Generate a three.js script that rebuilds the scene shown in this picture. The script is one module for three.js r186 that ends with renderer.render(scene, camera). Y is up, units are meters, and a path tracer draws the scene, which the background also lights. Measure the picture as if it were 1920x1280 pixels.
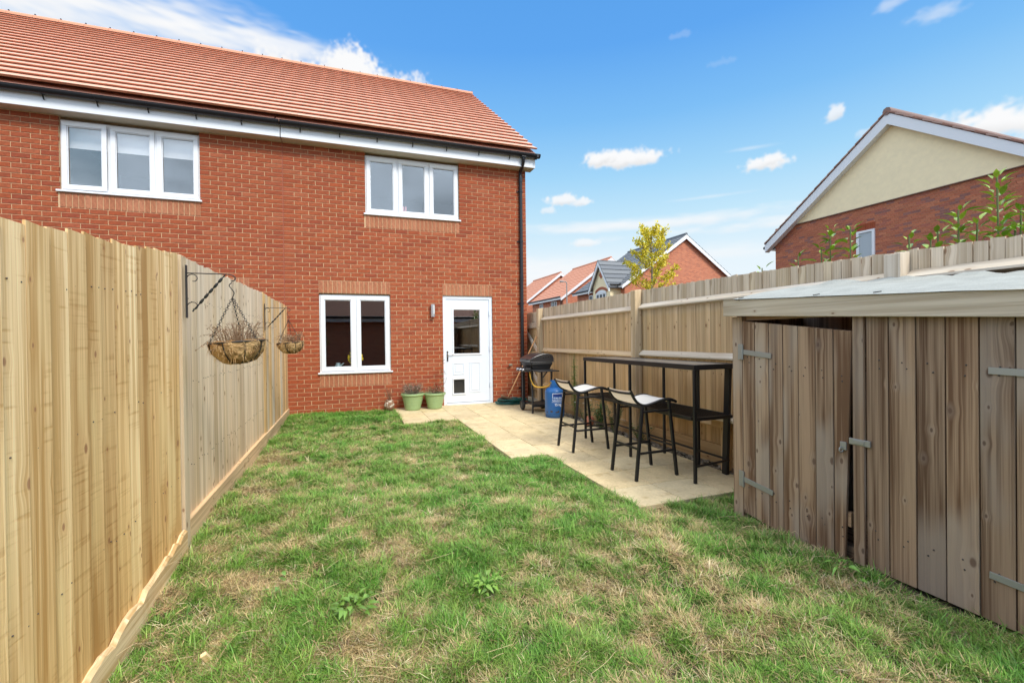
import * as THREE from 'three';
import { mergeGeometries } from 'three/addons/utils/BufferGeometryUtils.js';
import { RoundedBoxGeometry } from 'three/addons/geometries/RoundedBoxGeometry.js';

// ------------------------------------------------------------------ camera, sky, sun, exposure
const EXPOSURE = 1.25;
const scene = new THREE.Scene();
const camera = new THREE.PerspectiveCamera(73.64, 1024 / 682, 0.05, 1200);
{
  const yaw = 0.34261, pitch = -0.0067, roll = -0.01255;
  const d = new THREE.Vector3(Math.sin(yaw) * Math.cos(pitch), Math.sin(pitch), -Math.cos(yaw) * Math.cos(pitch));
  const r = new THREE.Vector3(Math.cos(yaw), 0, Math.sin(yaw));
  const u = new THREE.Vector3().crossVectors(r, d);
  const r2 = r.clone().multiplyScalar(Math.cos(roll)).addScaledVector(u, Math.sin(roll));
  const u2 = r.clone().multiplyScalar(-Math.sin(roll)).addScaledVector(u, Math.cos(roll));
  camera.quaternion.setFromRotationMatrix(new THREE.Matrix4().makeBasis(r2, u2, d.clone().negate()));
  camera.position.set(0, 1.2665, 0);
}
const renderer = new THREE.WebGLRenderer({ antialias: true });
renderer.setSize(1024, 682);
renderer.toneMapping = THREE.LinearToneMapping;
renderer.toneMappingExposure = EXPOSURE;
renderer.shadowMap.enabled = true;
renderer.shadowMap.type = THREE.PCFSoftShadowMap;

// ---- noise and random
function rng(seed) { let a = seed >>> 0; return () => { a = (a + 0x6D2B79F5) >>> 0; let t = a; t = Math.imul(t ^ (t >>> 15), t | 1); t ^= t + Math.imul(t ^ (t >>> 7), t | 61); return ((t ^ (t >>> 14)) >>> 0) / 4294967296; }; }
const H = new Float32Array(65536); { const r = rng(77); for (let i = 0; i < 65536; i++) H[i] = r(); }
const P8 = new Uint16Array(512); { const r = rng(5); const p = [...Array(256).keys()]; for (let i = 255; i > 0; i--) { const j = Math.floor(r() * (i + 1)); [p[i], p[j]] = [p[j], p[i]]; } for (let i = 0; i < 512; i++) P8[i] = p[i & 255]; }
function h3(x, y, z) { return H[(P8[(P8[(x & 255)] + (y & 255)) & 511] * 256 + ((P8[z & 255] + x * 7 + y * 13) & 255)) & 65535]; }
function n2(x, y) { const xi = Math.floor(x), yi = Math.floor(y); let fx = x - xi, fy = y - yi; fx = fx * fx * (3 - 2 * fx); fy = fy * fy * (3 - 2 * fy); const a = h3(xi, yi, 0), b = h3(xi + 1, yi, 0), c = h3(xi, yi + 1, 0), d = h3(xi + 1, yi + 1, 0); return a + (b - a) * fx + (c - a) * fy + (a - b - c + d) * fx * fy; }
function n3(x, y, z) { const xi = Math.floor(x), yi = Math.floor(y), zi = Math.floor(z); let fx = x - xi, fy = y - yi, fz = z - zi; fx = fx * fx * (3 - 2 * fx); fy = fy * fy * (3 - 2 * fy); fz = fz * fz * (3 - 2 * fz); const l = (a, b, t) => a + (b - a) * t; return l(l(l(h3(xi, yi, zi), h3(xi + 1, yi, zi), fx), l(h3(xi, yi + 1, zi), h3(xi + 1, yi + 1, zi), fx), fy), l(l(h3(xi, yi, zi + 1), h3(xi + 1, yi, zi + 1), fx), l(h3(xi, yi + 1, zi + 1), h3(xi + 1, yi + 1, zi + 1), fx), fy), fz); }
function fbm2(x, y, o = 4) { let s = 0, a = 0.5, t = 0; for (let i = 0; i < o; i++) { s += a * n2(x, y); t += a; x = x * 2.03 + 17.1; y = y * 2.03 + 9.7; a *= 0.5; } return s / t; }
function fbm3(x, y, z, o = 4) { let s = 0, a = 0.5, t = 0; for (let i = 0; i < o; i++) { s += a * n3(x, y, z); t += a; x = x * 2.07 + 11.3; y = y * 2.07 + 5.9; z = z * 2.07 + 3.1; a *= 0.5; } return s / t; }
const sstep = (a, b, x) => { const t = Math.min(1, Math.max(0, (x - a) / (b - a))); return t * t * (3 - 2 * t); };
const lerp = (a, b, t) => a + (b - a) * t;

// ---- sky: blue gradient, white cumulus, and a thicker broken cloud sheet on the side the camera does not face
{
  const W = 3072, HH = 1536, data = new Float32Array(W * HH * 4);
  // azimuth, elevation, half width, half height (degrees), opacity, edge raggedness
  const clouds = [
    [-27, 28.5, 14, 5.6, 1, 0.5, 5], [-15, 29.2, 12, 4.0, 1, 0.55, 5], [-6, 30, 9, 2.0, 0.85, 0.7, 5], [-3, 28.0, 9, 1.5, 0.8, 0.8, 4],
    [-5, 28.2, 5, 1.9, 1, 0.8, 1], [0, 29.3, 3.8, 2.3, 1, 0.8, 1], [4.5, 28.0, 5.2, 2.2, 1, 0.8, 1], [9.0, 27.2, 3.2, 1.4, 1, 0.6, 1],
    [33.4, 20.6, 5.4, 1.25, 1, 0.65, 1], [31.2, 20.9, 2.8, 1.1, 1, 0.6, 1], [35.6, 20.4, 3.0, 1.0, 1, 0.6, 1],
    [48.5, 18.1, 2.7, 0.85, 0.95, 0.8, 1], [49.6, 18.4, 1.4, 0.8, 0.9, 0.7, 1], [47.5, 19.9, 3.6, 0.28, 0.35, 0.9, 5],
    [26.4, 16.6, 2.8, 0.85, 0.9, 0.7, 1], [28.4, 16.3, 1.6, 0.6, 0.85, 0.7, 1], [24.4, 15.5, 1.3, 0.55, 0.6, 0.7, 1],
    [28.8, 11.5, 1.9, 0.65, 0.75, 0.5, 1],
    [36, 13.3, 24, 0.95, 0.8, 0.5, 4], [52, 12.0, 22, 0.8, 0.75, 0.6, 4], [43, 15.6, 6, 0.22, 0.35, 0.5, 4],
    [25, 7.5, 13, 3.6, .75, .5, 5], [44, 9.5, 10, 1.2, .5, .6, 5], [8, 24, 9, 3, .35, .7, 5],
    [55.1, 21.6, 1.0, 0.95, 0.8, 0.9, 1], [66, 17.2, 4.2, 2.0, 1, 0.7, 1], [70.5, 16.6, 3.5, 2.4, 1, 0.7, 1], [63, 18.6, 2.4, 0.8, 0.5, 0.8, 1],
    [59.5, 28.9, 1.8, 0.7, 0.4, 1.0, 2], [62.9, 27.1, 2.6, 0.7, 0.42, 1.0, 2], [58, 19.2, 1.6, 0.5, 0.35, 0.9, 1],
    [40.2, 31.6, 1.5, 0.4, 0.12, 0.9, 1], [44.5, 28.4, 1.4, 0.4, 0.09, 0.9, 1],
  ];
  const stops = [[-90, .62, .70, .76], [0, .86, .94, .99], [4, .86, .94, .99], [9, .80, .915, .99], [14, .56, .81, .975], [19, .37, .68, .955], [25, .21, .52, .925], [32, .12, .39, .88], [50, .075, .30, .75], [90, .06, .25, .66]];
  const base = e => { for (let i = 1; i < stops.length; i++) if (e <= stops[i][0]) { const a = stops[i - 1], b = stops[i], t = (e - a[0]) / (b[0] - a[0]); return [lerp(a[1], b[1], t), lerp(a[2], b[2], t), lerp(a[3], b[3], t)]; } return stops[stops.length - 1].slice(1); };
  for (let j = 0; j < HH; j++) {
    const el = (j + 0.5) / HH * 180 - 90, y = Math.sin(el * Math.PI / 180), c = Math.cos(el * Math.PI / 180), b = base(el);
    for (let i = 0; i < W; i++) {
      const ph = ((i + 0.5) / W - 0.5) * 2 * Math.PI, x = c * Math.cos(ph), z = c * Math.sin(ph);
      let r = b[0], g = b[1], bl = b[2];
      if (el > -1) {
        const az = Math.atan2(x, -z) * 180 / Math.PI;
        const dev = Math.abs(((az - 20 + 540) % 360) - 180);
        // broken cloud away from the view
        const out = Math.max(sstep(58, 100, dev), sstep(40, 62, el));
        if (out > 0) {
          const sc = 1 / (0.22 + Math.max(0, y)), n = fbm3(x * sc * 1.5 + 4, y * 2.1, z * sc * 1.5, 5);
          const cov = sstep(0.33, 0.52, n) * out * sstep(-1, 6, el), thick = sstep(0.50, 0.72, n);
          const low = 1 - sstep(16, 46, el), lum = lerp(2.8, 1.8, thick) * lerp(1, .62, low);
          r = lerp(r, lum * lerp(1, .78, low), cov); g = lerp(g, lum * lerp(.985, .95, low), cov); bl = lerp(bl, lum * lerp(.95, 1.14, low), cov);
        }
        if (dev < 75 && el < 42) {
          let dens = 0, shade = 0;
          for (const q of clouds) {
            let da = az - q[0], de = el - q[1];
            if (Math.abs(da) > q[2] * 1.7 || Math.abs(de) > q[3] * 2.6) continue;
            const flat = de < 0 && q[6] === 1 ? 1.25 : 1, k = 1.0 / Math.max(0.5, Math.min(q[3], 2.2));
            const rr = Math.sqrt((da / q[2]) ** 2 + (de * flat / q[3]) ** 2);
            const nn = fbm3(az * k * 0.9 / q[6] + q[0], el * k * 0.95 + 3, q[1], 5) - 0.5, fine = fbm3(az * 2.3 / q[6], el * 2.6, 7.7, 3) - 0.5;
            const v = 1 - rr + nn * 1.6 * q[5] + fine * 1.0 * q[5];
            const d = sstep(-0.02, q[6] === 1 ? 0.55 : 1.0, v) * q[4];
            if (d > 0) { shade = Math.max(shade, d * sstep(0.15, -0.85, de / q[3] + nn * 0.8) * (q[6] === 1 ? 1 : 0.35)); dens = 1 - (1 - dens) * (1 - d); }
          }
          if (dens > 0) { const w = lerp(0.98, 0.72, shade); r = lerp(r, w * 0.985, dens); g = lerp(g, w * 0.99, dens); bl = lerp(bl, w * 1.0, dens); }
        }
      }
      const o = (j * W + i) * 4; data[o] = r / EXPOSURE; data[o + 1] = g / EXPOSURE; data[o + 2] = bl / EXPOSURE; data[o + 3] = 1;
    }
  }
  const sky = new THREE.DataTexture(data, W, HH, THREE.RGBAFormat, THREE.FloatType);
  sky.mapping = THREE.EquirectangularReflectionMapping; sky.magFilter = THREE.LinearFilter; sky.minFilter = THREE.LinearFilter; sky.needsUpdate = true;
  scene.background = sky; scene.environment = sky;
}
const sun = new THREE.DirectionalLight(new THREE.Color(1, 0.95, 0.86), 2.6);
sun.position.set(8, 26, 20); sun.target.position.set(1, 0, -6);
sun.castShadow = true; sun.shadow.radius = 34; sun.shadow.mapSize.set(4096, 4096);
Object.assign(sun.shadow.camera, { left: -30, right: 30, top: 30, bottom: -30, near: 1, far: 90 });
scene.add(sun, sun.target);

// ------------------------------------------------------------------ helpers
const used = {};
function numbered(n) { if (!(n in used)) { used[n] = 0; return n; } used[n]++; return n + '_' + String(used[n]).padStart(3, '0'); }
function tag(o, label, category, group, kind) { o.userData.label = label; if (category) o.userData.category = category; if (group) o.userData.group = group; if (kind) o.userData.kind = kind; return o; }
function thing(name, label, category, group) { const o = new THREE.Group(); o.name = numbered(name); scene.add(o); return tag(o, label, category, group); }
function part(name, geo, mat, parent) { const m = new THREE.Mesh(Array.isArray(geo) ? merge(geo) : geo, mat); m.name = name; parent.add(m); return m; }
function merge(list) { const l = list.map(g => { g = g.index ? g.toNonIndexed() : g; for (const k of Object.keys(g.attributes)) if (!['position', 'normal', 'uv'].includes(k)) g.deleteAttribute(k); return g; }); return mergeGeometries(l); }
function box(w, h, d, x = 0, y = 0, z = 0) { const g = new THREE.BoxGeometry(w, h, d); g.translate(x, y, z); return g; }
function rbox(w, h, d, x = 0, y = 0, z = 0, r = 0.004) { const g = new RoundedBoxGeometry(w, h, d, 1, Math.min(r, w / 2.1, h / 2.1, d / 2.1)); g.translate(x, y, z); return g; }
function b2(x0, x1, y0, y1, z0, z1, r = 0) { const w = x1 - x0, h = y1 - y0, d = z1 - z0; return r ? rbox(w, h, d, (x0 + x1) / 2, (y0 + y1) / 2, (z0 + z1) / 2, r) : box(w, h, d, (x0 + x1) / 2, (y0 + y1) / 2, (z0 + z1) / 2); }
const V = (x, y, z) => new THREE.Vector3(x, y, z);
function rod(a, b, r, seg = 8, r2 = r) { const A = V(...a), B = V(...b), L = A.distanceTo(B); const g = new THREE.CylinderGeometry(r2, r, L, seg); g.translate(0, L / 2, 0); g.applyQuaternion(new THREE.Quaternion().setFromUnitVectors(V(0, 1, 0), B.clone().sub(A).normalize())); g.translate(...a); return g; }
function bar(a, b, w, h) { const A = V(...a), B = V(...b), L = A.distanceTo(B); const g = new RoundedBoxGeometry(w, L, h, 1, Math.min(w, h) * 0.18); g.translate(0, L / 2, 0); g.applyQuaternion(new THREE.Quaternion().setFromUnitVectors(V(0, 1, 0), B.clone().sub(A).normalize())); g.translate(...a); return g; }
function tube(pts, r, seg = 24, rs = 8, closed = false) { return new THREE.TubeGeometry(new THREE.CatmullRomCurve3(pts.map(p => V(...p)), closed), seg, r, rs, closed); }
function lathe(pts, seg = 28) { return new THREE.LatheGeometry(pts.map(p => new THREE.Vector2(...p)), seg); }
function std(r, g, b, rough = 0.7, o = {}) { const m = new THREE.MeshStandardMaterial({ roughness: rough, ...o }); m.color.setRGB(r, g, b); return m; }
function phys(r, g, b, rough = 0.5, o = {}) { const m = new THREE.MeshPhysicalMaterial({ roughness: rough, ...o }); m.color.setRGB(r, g, b); return m; }
function dataTex(w, h, fn, srgb = false) { const d = new Uint8Array(w * h * 4); for (let j = 0; j < h; j++) for (let i = 0; i < w; i++) { const c = fn(i / w, j / h, i, j), o = (j * w + i) * 4; for (let k = 0; k < 3; k++) { let v = c.length ? c[k] : c; if (srgb) v = v <= 0.0031308 ? v * 12.92 : 1.055 * Math.pow(v, 1 / 2.4) - 0.055; d[o + k] = Math.max(0, Math.min(255, Math.round(v * 255))); } d[o + 3] = 255; }
  const t = new THREE.DataTexture(d, w, h); t.wrapS = t.wrapT = THREE.RepeatWrapping; t.magFilter = THREE.LinearFilter; t.minFilter = THREE.LinearMipmapLinearFilter; t.generateMipmaps = true; if (srgb) t.colorSpace = THREE.SRGBColorSpace; t.needsUpdate = true; return t; }
function tiledNoise(u, v, fu, fv, o = 3, off = 0) { // repeats over the unit square
  const f = (a, b) => fbm2(a * fu + off, b * fv + off * 0.7, o), su = sstep(0.8, 1, u), sv = sstep(0.8, 1, v);
  const a = f(u, v), b = f(u - 1, v), c = f(u, v - 1), d = f(u - 1, v - 1); return lerp(lerp(a, b, su), lerp(c, d, su), sv); }

// ---- timber: grain, knots and weathering on a sheet 0.75 m wide and 2 m long
const WOOD_W = 0.75, WOOD_L = 2.0;
function woodTex(seed, pal, knots, contrast, blotch) {
  const r = rng(seed), K = []; for (let i = 0; i < knots; i++) K.push([r() * WOOD_W, r() * WOOD_L, 0.005 + r() * r() * 0.011]);
  const W = 640, L = 1280;
  const bump = new Float32Array(W * L);
  const map = dataTex(W, L, (u, v, i, j) => {
    let x = u * WOOD_W, y = v * WOOD_L, dark = 0, halo = 0;
    for (const k of K) {
      let dx = x - k[0], dy = y - k[1]; if (dx > WOOD_W / 2) dx -= WOOD_W; if (dx < -WOOD_W / 2) dx += WOOD_W; if (dy > WOOD_L / 2) dy -= WOOD_L; if (dy < -WOOD_L / 2) dy += WOOD_L;
      if (Math.abs(dx) > 0.08 || Math.abs(dy) > 0.2) continue;
      const q = Math.sqrt(dx * dx + (dy * 0.55) ** 2) / k[2];
      dark = Math.max(dark, 1 - sstep(0.55, 1.15, q)); halo = Math.max(halo, (1 - sstep(0.9, 3.4, q)) * 0.8);
      x += dx * Math.exp(-(dy * dy) / (k[2] * k[2] * 14) - (dx * dx) / (k[2] * k[2] * 10)) * -0.75;
    }
    const uu = ((x / WOOD_W) % 1 + 1) % 1;
    const ring = tiledNoise(uu, v, 42, 1.6, 3, seed), fine = tiledNoise(uu, v, 190, 7, 2, seed + 9), big = tiledNoise(uu, v, 7, 1.1, 2, seed + 31), bl = tiledNoise(u, v, 4, 3, 3, seed + 57);
    let t = 0.5 + (ring - 0.5) * 1.5 * contrast + (fine - 0.5) * 0.7 * contrast + (big - 0.5) * 1.1;
    const saw = seed === 11 ? sstep(.58, .8, tiledNoise(u, v, 3, 170, 2, 71)) * sstep(.42, .6, tiledNoise(u, v, 6, 5, 2, 19)) : 0; t -= saw * .28;
    t = Math.max(0, Math.min(1, t));
    const c = [0, 1, 2].map(k => { let s = lerp(pal[0][k], pal[1][k], t); s = lerp(s, pal[2][k], sstep(0.5, 0.78, bl) * blotch); s = lerp(s, pal[3][k] * (halo > 0.4 ? 0.9 : 1), halo * 0.3); return lerp(s, pal[4][k], dark * 0.85); });
    bump[j * W + i] = 0.5 + (ring - 0.5) * 0.6 + (fine - 0.5) * 0.7 - dark * 0.2 - saw * .35;
    return c;
  }, true);
  const bm = dataTex(W, L, (u, v, i, j) => bump[j * W + i]);
  return { map, bump: bm };
}
function woodMats(tex, tints, rough = 0.82, bump = 0.0012) { return tints.map(t => { const m = new THREE.MeshStandardMaterial({ map: tex.map, bumpMap: tex.bump, bumpScale: bump, roughness: rough }); m.color.setRGB(...t); return m; }); }
function grain(g, axis, ou = 0, ov = 0) { // texture coordinates in metres, running along the grain
  const p = g.attributes.position, n = g.attributes.normal, uv = g.attributes.uv;
  for (let i = 0; i < p.count; i++) {
    const a = [p.getX(i), p.getY(i), p.getZ(i)], k = { x: 0, y: 1, z: 2 }[axis], nn = [Math.abs(n.getX(i)), Math.abs(n.getY(i)), Math.abs(n.getZ(i))];
    let across = 0; for (let q = 0; q < 3; q++) if (q !== k && nn[q] < 0.75) across += a[q]; if (nn[k] > 0.75) across = a[(k + 1) % 3];
    uv.setXY(i, across / WOOD_W + ou, a[k] / WOOD_L + ov + (nn[k] > 0.75 ? a[(k + 2) % 3] : 0));
  }
  return g;
}
const freshTex = woodTex(11, [[.46, .29, .12], [.80, .63, .38], [.70, .56, .32], [.58, .36, .17], [.30, .15, .08]], 30, 1.15, 0.75);
const greyTex = woodTex(23, [[.50, .42, .32], [.80, .73, .62], [.70, .60, .46], [.55, .42, .29], [.26, .16, .10]], 34, 1.0, 0.5);
const shedTex = woodTex(37, [[.13, .070, .038], [.37, .26, .175], [.36, .30, .25], [.42, .35, .30], [.11, .065, .045]], 30, 1.5, 0.75);
const freshMats = woodMats(freshTex, [[1.26, 1.18, 1.02], [1.10, 1.0, .82], [1.34, 1.27, 1.14], [.98, .85, .66], [1.36, 1.33, 1.24], [1.18, 1.06, .86]]);
const greyMats = woodMats(greyTex, [[1, 1, 1], [.92, .9, .88], [1.06, 1.05, 1.05], [.86, .84, .82], [.98, .95, .88]]);
const tanMats = woodMats(greyTex, [[.92, .71, .44], [.85, .65, .40], [.98, .76, .50], [.78, .57, .34], [.92, .76, .54]]);
const shedMats = woodMats(shedTex, [[1.24, 1.22, 1.17], [1.14, 1.11, 1.06], [1.38, 1.33, 1.24], [1.30, 1.22, 1.10], [1.04, 1.02, 1.0]], 0.8);
const paleMats = woodMats(greyTex, [[1.1, 1.08, 1.05], [.98, .82, .60]]);
const tinted = mats => mats.map(m => { const c = m.clone(); c.vertexColors = true; return c; });
const pick = (arr, r) => arr[Math.floor(r() * arr.length) % arr.length];

const white = phys(.80, .82, .85, .32, { clearcoat: 0.25, clearcoatRoughness: 0.3 });
const whiteDoor = phys(.74, .80, .88, .42);
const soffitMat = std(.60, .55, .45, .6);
const blackPlastic = phys(.012, .013, .017, .35);
const blackMetal = phys(.014, .014, .016, .42, { metalness: 0.2 });
const glass = new THREE.MeshPhysicalMaterial({ color: 0xffffff, roughness: 0, transmission: 1, thickness: 0, ior: 2.2 });
const glassLow = new THREE.MeshPhysicalMaterial({ color: 0xffffff, roughness: 0, transmission: 1, thickness: 0, ior: 1.75 });
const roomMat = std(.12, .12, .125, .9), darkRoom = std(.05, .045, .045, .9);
const concrete = std(.5, .48, .45, .9);
// ------------------------------------------------------------------ ground: one sheet, fine under the garden, coarse to the horizon
const inRect = (x, z, a, b, c, d) => x > a && x < b && z > c && z < d;
const onPatio = (x, z, m = 0) => inRect(x, z, 0.76 - m, 3.30, -8.7, -7.08 + m) || inRect(x, z, 1.60 - m, 3.30, -7.2, -4.56 + m) || inRect(x, z, 2.02 - m, 3.30, -4.7, -2.88 + m);
function groundY(x, z) {
  const near = sstep(-3.9, -0.8, z), left = sstep(2.2, -1.0, x);
  let y = -0.035 - 0.26 * near * left + 0.02 * near * (1 - left);
  y += (fbm2(x * 1.7 + 3, z * 1.7, 3) - 0.5) * 0.10 * sstep(0, 0.5, Math.min(2.6 - x + 0.4, 8.6 + z + 0.3)) + (fbm2(x * 7, z * 7 + 9, 3) - 0.5) * 0.055;
  if (onPatio(x, z, 0.02)) return -0.075;
  if (x > 3.2 && x < 3.6 && z < -2.7 && z > -9) return -0.03 + (fbm2(x * 9, z * 9, 2) - 0.5) * 0.02;
  if (Math.abs(x) > 6 || z > 4 || z < -10) y = -0.08;
  return y;
}
{
  const axis = (lo, hi, step) => { const a = []; for (let v = lo; v <= hi + 1e-6; v += step) a.push(v); const up = [hi + .5, hi + 1.5, hi + 4, hi + 10, hi + 30, hi + 90, hi + 300, hi + 600], dn = [lo - .5, lo - 1.5, lo - 4, lo - 10, lo - 30, lo - 90, lo - 300, lo - 600]; return [...dn.reverse(), ...a, ...up]; };
  const X = axis(-1.2, 3.6, 0.06), Z = axis(-8.9, 0.6, 0.06), pos = [], uv = [], idx = [];
  for (const z of Z) for (const x of X) { pos.push(x, groundY(x, z), z); uv.push(x / 1.6, z / 1.6); }
  for (let j = 0; j < Z.length - 1; j++) for (let i = 0; i < X.length - 1; i++) { const a = j * X.length + i, b = a + 1, c = a + X.length, d = c + 1; idx.push(a, c, b, b, c, d); }
  const g = new THREE.BufferGeometry(); g.setAttribute('position', new THREE.Float32BufferAttribute(pos, 3)); g.setAttribute('uv', new THREE.Float32BufferAttribute(uv, 2)); g.setIndex(idx); g.computeVertexNormals();
  const t = dataTex(512, 512, (u, v) => { const a = tiledNoise(u, v, 9, 9, 4, 3), b = tiledNoise(u, v, 60, 60, 2, 8), c = sstep(.45, .62, a); return [lerp(.04, .13, c) * (.5 + 1.0 * b), lerp(.032, .095, c) * (.5 + 1.0 * b), lerp(.018, .05, c) * (.5 + 1.0 * b)]; }, true);
  const bt = dataTex(512, 512, (u, v) => tiledNoise(u, v, 60, 60, 3, 8));
  const m = new THREE.Mesh(g, new THREE.MeshStandardMaterial({ map: t, bumpMap: bt, bumpScale: 0.012, roughness: 0.97 })); m.name = 'ground'; m.userData.kind = 'structure'; scene.add(m);
}

// ------------------------------------------------------------------ brickwork
const brickNoise = dataTex(256, 128, (u, v) => { const a = tiledNoise(u, v, 7, 4, 4, 2), b = tiledNoise(u, v, 40, 20, 2, 6); return Math.min(1, .62 + .5 * (a - .3) + .28 * (b - .5)); }, true);
const brickBump = dataTex(256, 128, (u, v) => tiledNoise(u, v, 34, 17, 3, 6));
const brickBase = new THREE.MeshStandardMaterial({ map: brickNoise, bumpMap: brickBump, bumpScale: 0.0025, roughness: 0.9 });
const brickTints = [[.46, .104, .036], [.45, .097, .034], [.48, .112, .039], [.43, .092, .034], [.46, .107, .040], [.49, .120, .044], [.40, .083, .033], [.46, .110, .045], [.47, .100, .032], [.45, .103, .039], [.50, .135, .056], [.44, .097, .034]];
const brickMats = brickTints.map(t => { const m = brickBase.clone(); m.color.setRGB(...t); return m; });
const soldierMats = [[.56, .215, .105], [.52, .19, .092], [.60, .24, .125], [.54, .20, .10]].map(t => { const m = brickBase.clone(); m.color.setRGB(...t); return m; });
const mortarMat = (() => { const t = dataTex(256, 256, (u, v) => { const n = tiledNoise(u, v, 30, 30, 3, 4); return [.70 * (.72 + .4 * n), .48 * (.72 + .4 * n), .28 * (.72 + .4 * n)]; }, true); return new THREE.MeshStandardMaterial({ map: t, roughness: .95 }); })();
function brickGeo(seed) { // unit brick facing +z: front at z = 0, chamfered front edges; x 0..1, y 0..1 scaled later
  const r = rng(seed), w = .215, h = .065, c = .0028, D = -.03, ou = r(), ov = r(), q = () => (r() - .5) * .0012;
  const F = [[c + q(), c + q(), 0], [w - c + q(), c + q(), 0], [w - c + q(), h - c + q(), 0], [c + q(), h - c + q(), 0]], M = [[0, 0, -c], [w, 0, -c], [w, h, -c], [0, h, -c]], B = [[0, 0, D], [w, 0, D], [w, h, D], [0, h, D]];
  const pos = [], quad = (a, b, cc, d) => pos.push(...a, ...b, ...cc, ...a, ...cc, ...d);
  quad(...F); for (let i = 0; i < 4; i++) { const k = (i + 1) % 4; quad(M[i], M[k], F[k], F[i]); quad(B[i], B[k], M[k], M[i]); }
  const g = new THREE.BufferGeometry(); g.setAttribute('position', new THREE.Float32BufferAttribute(pos, 3)); g.computeVertexNormals();
  const uv = []; for (let i = 0; i < pos.length; i += 3) uv.push((pos[i] + pos[i + 2]) / w * .9 + ou, (pos[i + 1] + pos[i + 2]) / h * .9 + ov);
  g.setAttribute('uv', new THREE.Float32BufferAttribute(uv, 2)); return g;
}
const brickGeos = [1, 2, 3, 4, 5, 6].map(brickGeo);
function courses(x0, x1, rows, y0, open, phase, r) { // stretcher bond with cut bricks at the openings
  const out = [];
  for (let j = 0; j < rows; j++) {
    const y = y0 + j * .075; let iv = [[x0, x1]];
    for (const o of open) if (y + .06 > o[2] && y + .005 < o[3]) iv = iv.flatMap(([a, b]) => { const l = []; if (o[0] > a + .02) l.push([a, Math.min(b, o[0])]); if (o[1] < b - .02) l.push([Math.max(a, o[1]), b]); return o[0] >= b || o[1] <= a ? [[a, b]] : l; });
    for (const [a, b] of iv) {
      const off = phase + (j % 2 ? .1125 : 0); let cuts = [a];
      for (let k = Math.ceil((a - off) / .225); off + k * .225 < b - .001; k++) { const c = off + k * .225; if (c > a + .001) cuts.push(c); }
      cuts.push(b);
      if (cuts.length > 2 && cuts[1] - cuts[0] < .062) cuts.splice(1, 1); if (cuts.length > 2 && cuts[cuts.length - 1] - cuts[cuts.length - 2] < .062) cuts.splice(cuts.length - 2, 1);
      for (let i = 0; i + 1 < cuts.length; i++) out.push([cuts[i] + (i ? .005 : 0), y + .005, cuts[i + 1] - cuts[i] - (i ? .005 : 0) - (i + 2 < cuts.length ? .005 : 0)]);
    }
  }
  return out;
}
function instBricks(list, parent, r, tints) {
  const m = new THREE.InstancedMesh(brickGeos[0], brickBase, list.length), M = new THREE.Matrix4(), c = new THREE.Color();
  list.forEach((b, i) => { M.makeScale(b[2] / .215, 1, 1); M.setPosition(b[0], b[1], b[3] || 0); m.setMatrixAt(i, M); const t = pick(tints, r), k = .9 + r() * .2; c.setRGB(t[0] * k, t[1] * k, t[2] * k); m.setColorAt(i, c); });
  m.name = 'brickwork'; m.userData.kind = 'stuff'; parent.add(m); return m;
}

// ------------------------------------------------------------------ the pair of brick houses
const FZ = -8.63, EAVE = 4.665, PARTY = -1.03, CORNER = 3.41;
// openings: [x0, x1, y0, y1, panes, sill course below, lintel above, room depth, blind]
const winKitchen = [-.495, .715, .675, 2.10], winBed = [.302, 2.03, 3.525, EAVE], doorHole = [1.685, 2.675, 0, 2.10];
const winKitchenL = [-2.775, -1.565, .675, 2.10], winBedL = [-4.025, -2.24, 3.525, EAVE], doorHoleL = [-4.735, -3.745, 0, 2.10];
const tile = (() => { // roof tile: a slightly crowned slab with a thick square nose
  const s = new THREE.Shape(); s.moveTo(0, 0); s.lineTo(.330, 0); s.lineTo(.330, .036); s.lineTo(0, .036); s.closePath();
  const g = new THREE.ExtrudeGeometry(s, { depth: .34, bevelEnabled: false, curveSegments: 4 }); g.translate(0, 0, -.34); const p = g.attributes.position; for (let i = 0; i < p.count; i++) if (p.getZ(i) > -.001 && p.getY(i) < .01) p.setZ(i, -.055); g.computeVertexNormals(); return g; })();
const tileNoise = dataTex(256, 256, (u, v) => .78 + .3 * (tiledNoise(u, v, 8, 8, 4, 12) - .4), true);
const tileMats = [[.87, .48, .345], [.85, .46, .33], [.885, .495, .36], [.84, .45, .32], [.875, .485, .355]].map(t => { const m = new THREE.MeshStandardMaterial({ map: tileNoise, roughness: .85 }); m.color.setRGB(...t); return m; });
const ridgeMat = std(.66, .29, .18, .85);
const ROOF_A = Math.atan2(8.50 - 4.945, 13.15 - 8.27), GAUGE = 6.038 / 20;

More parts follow.
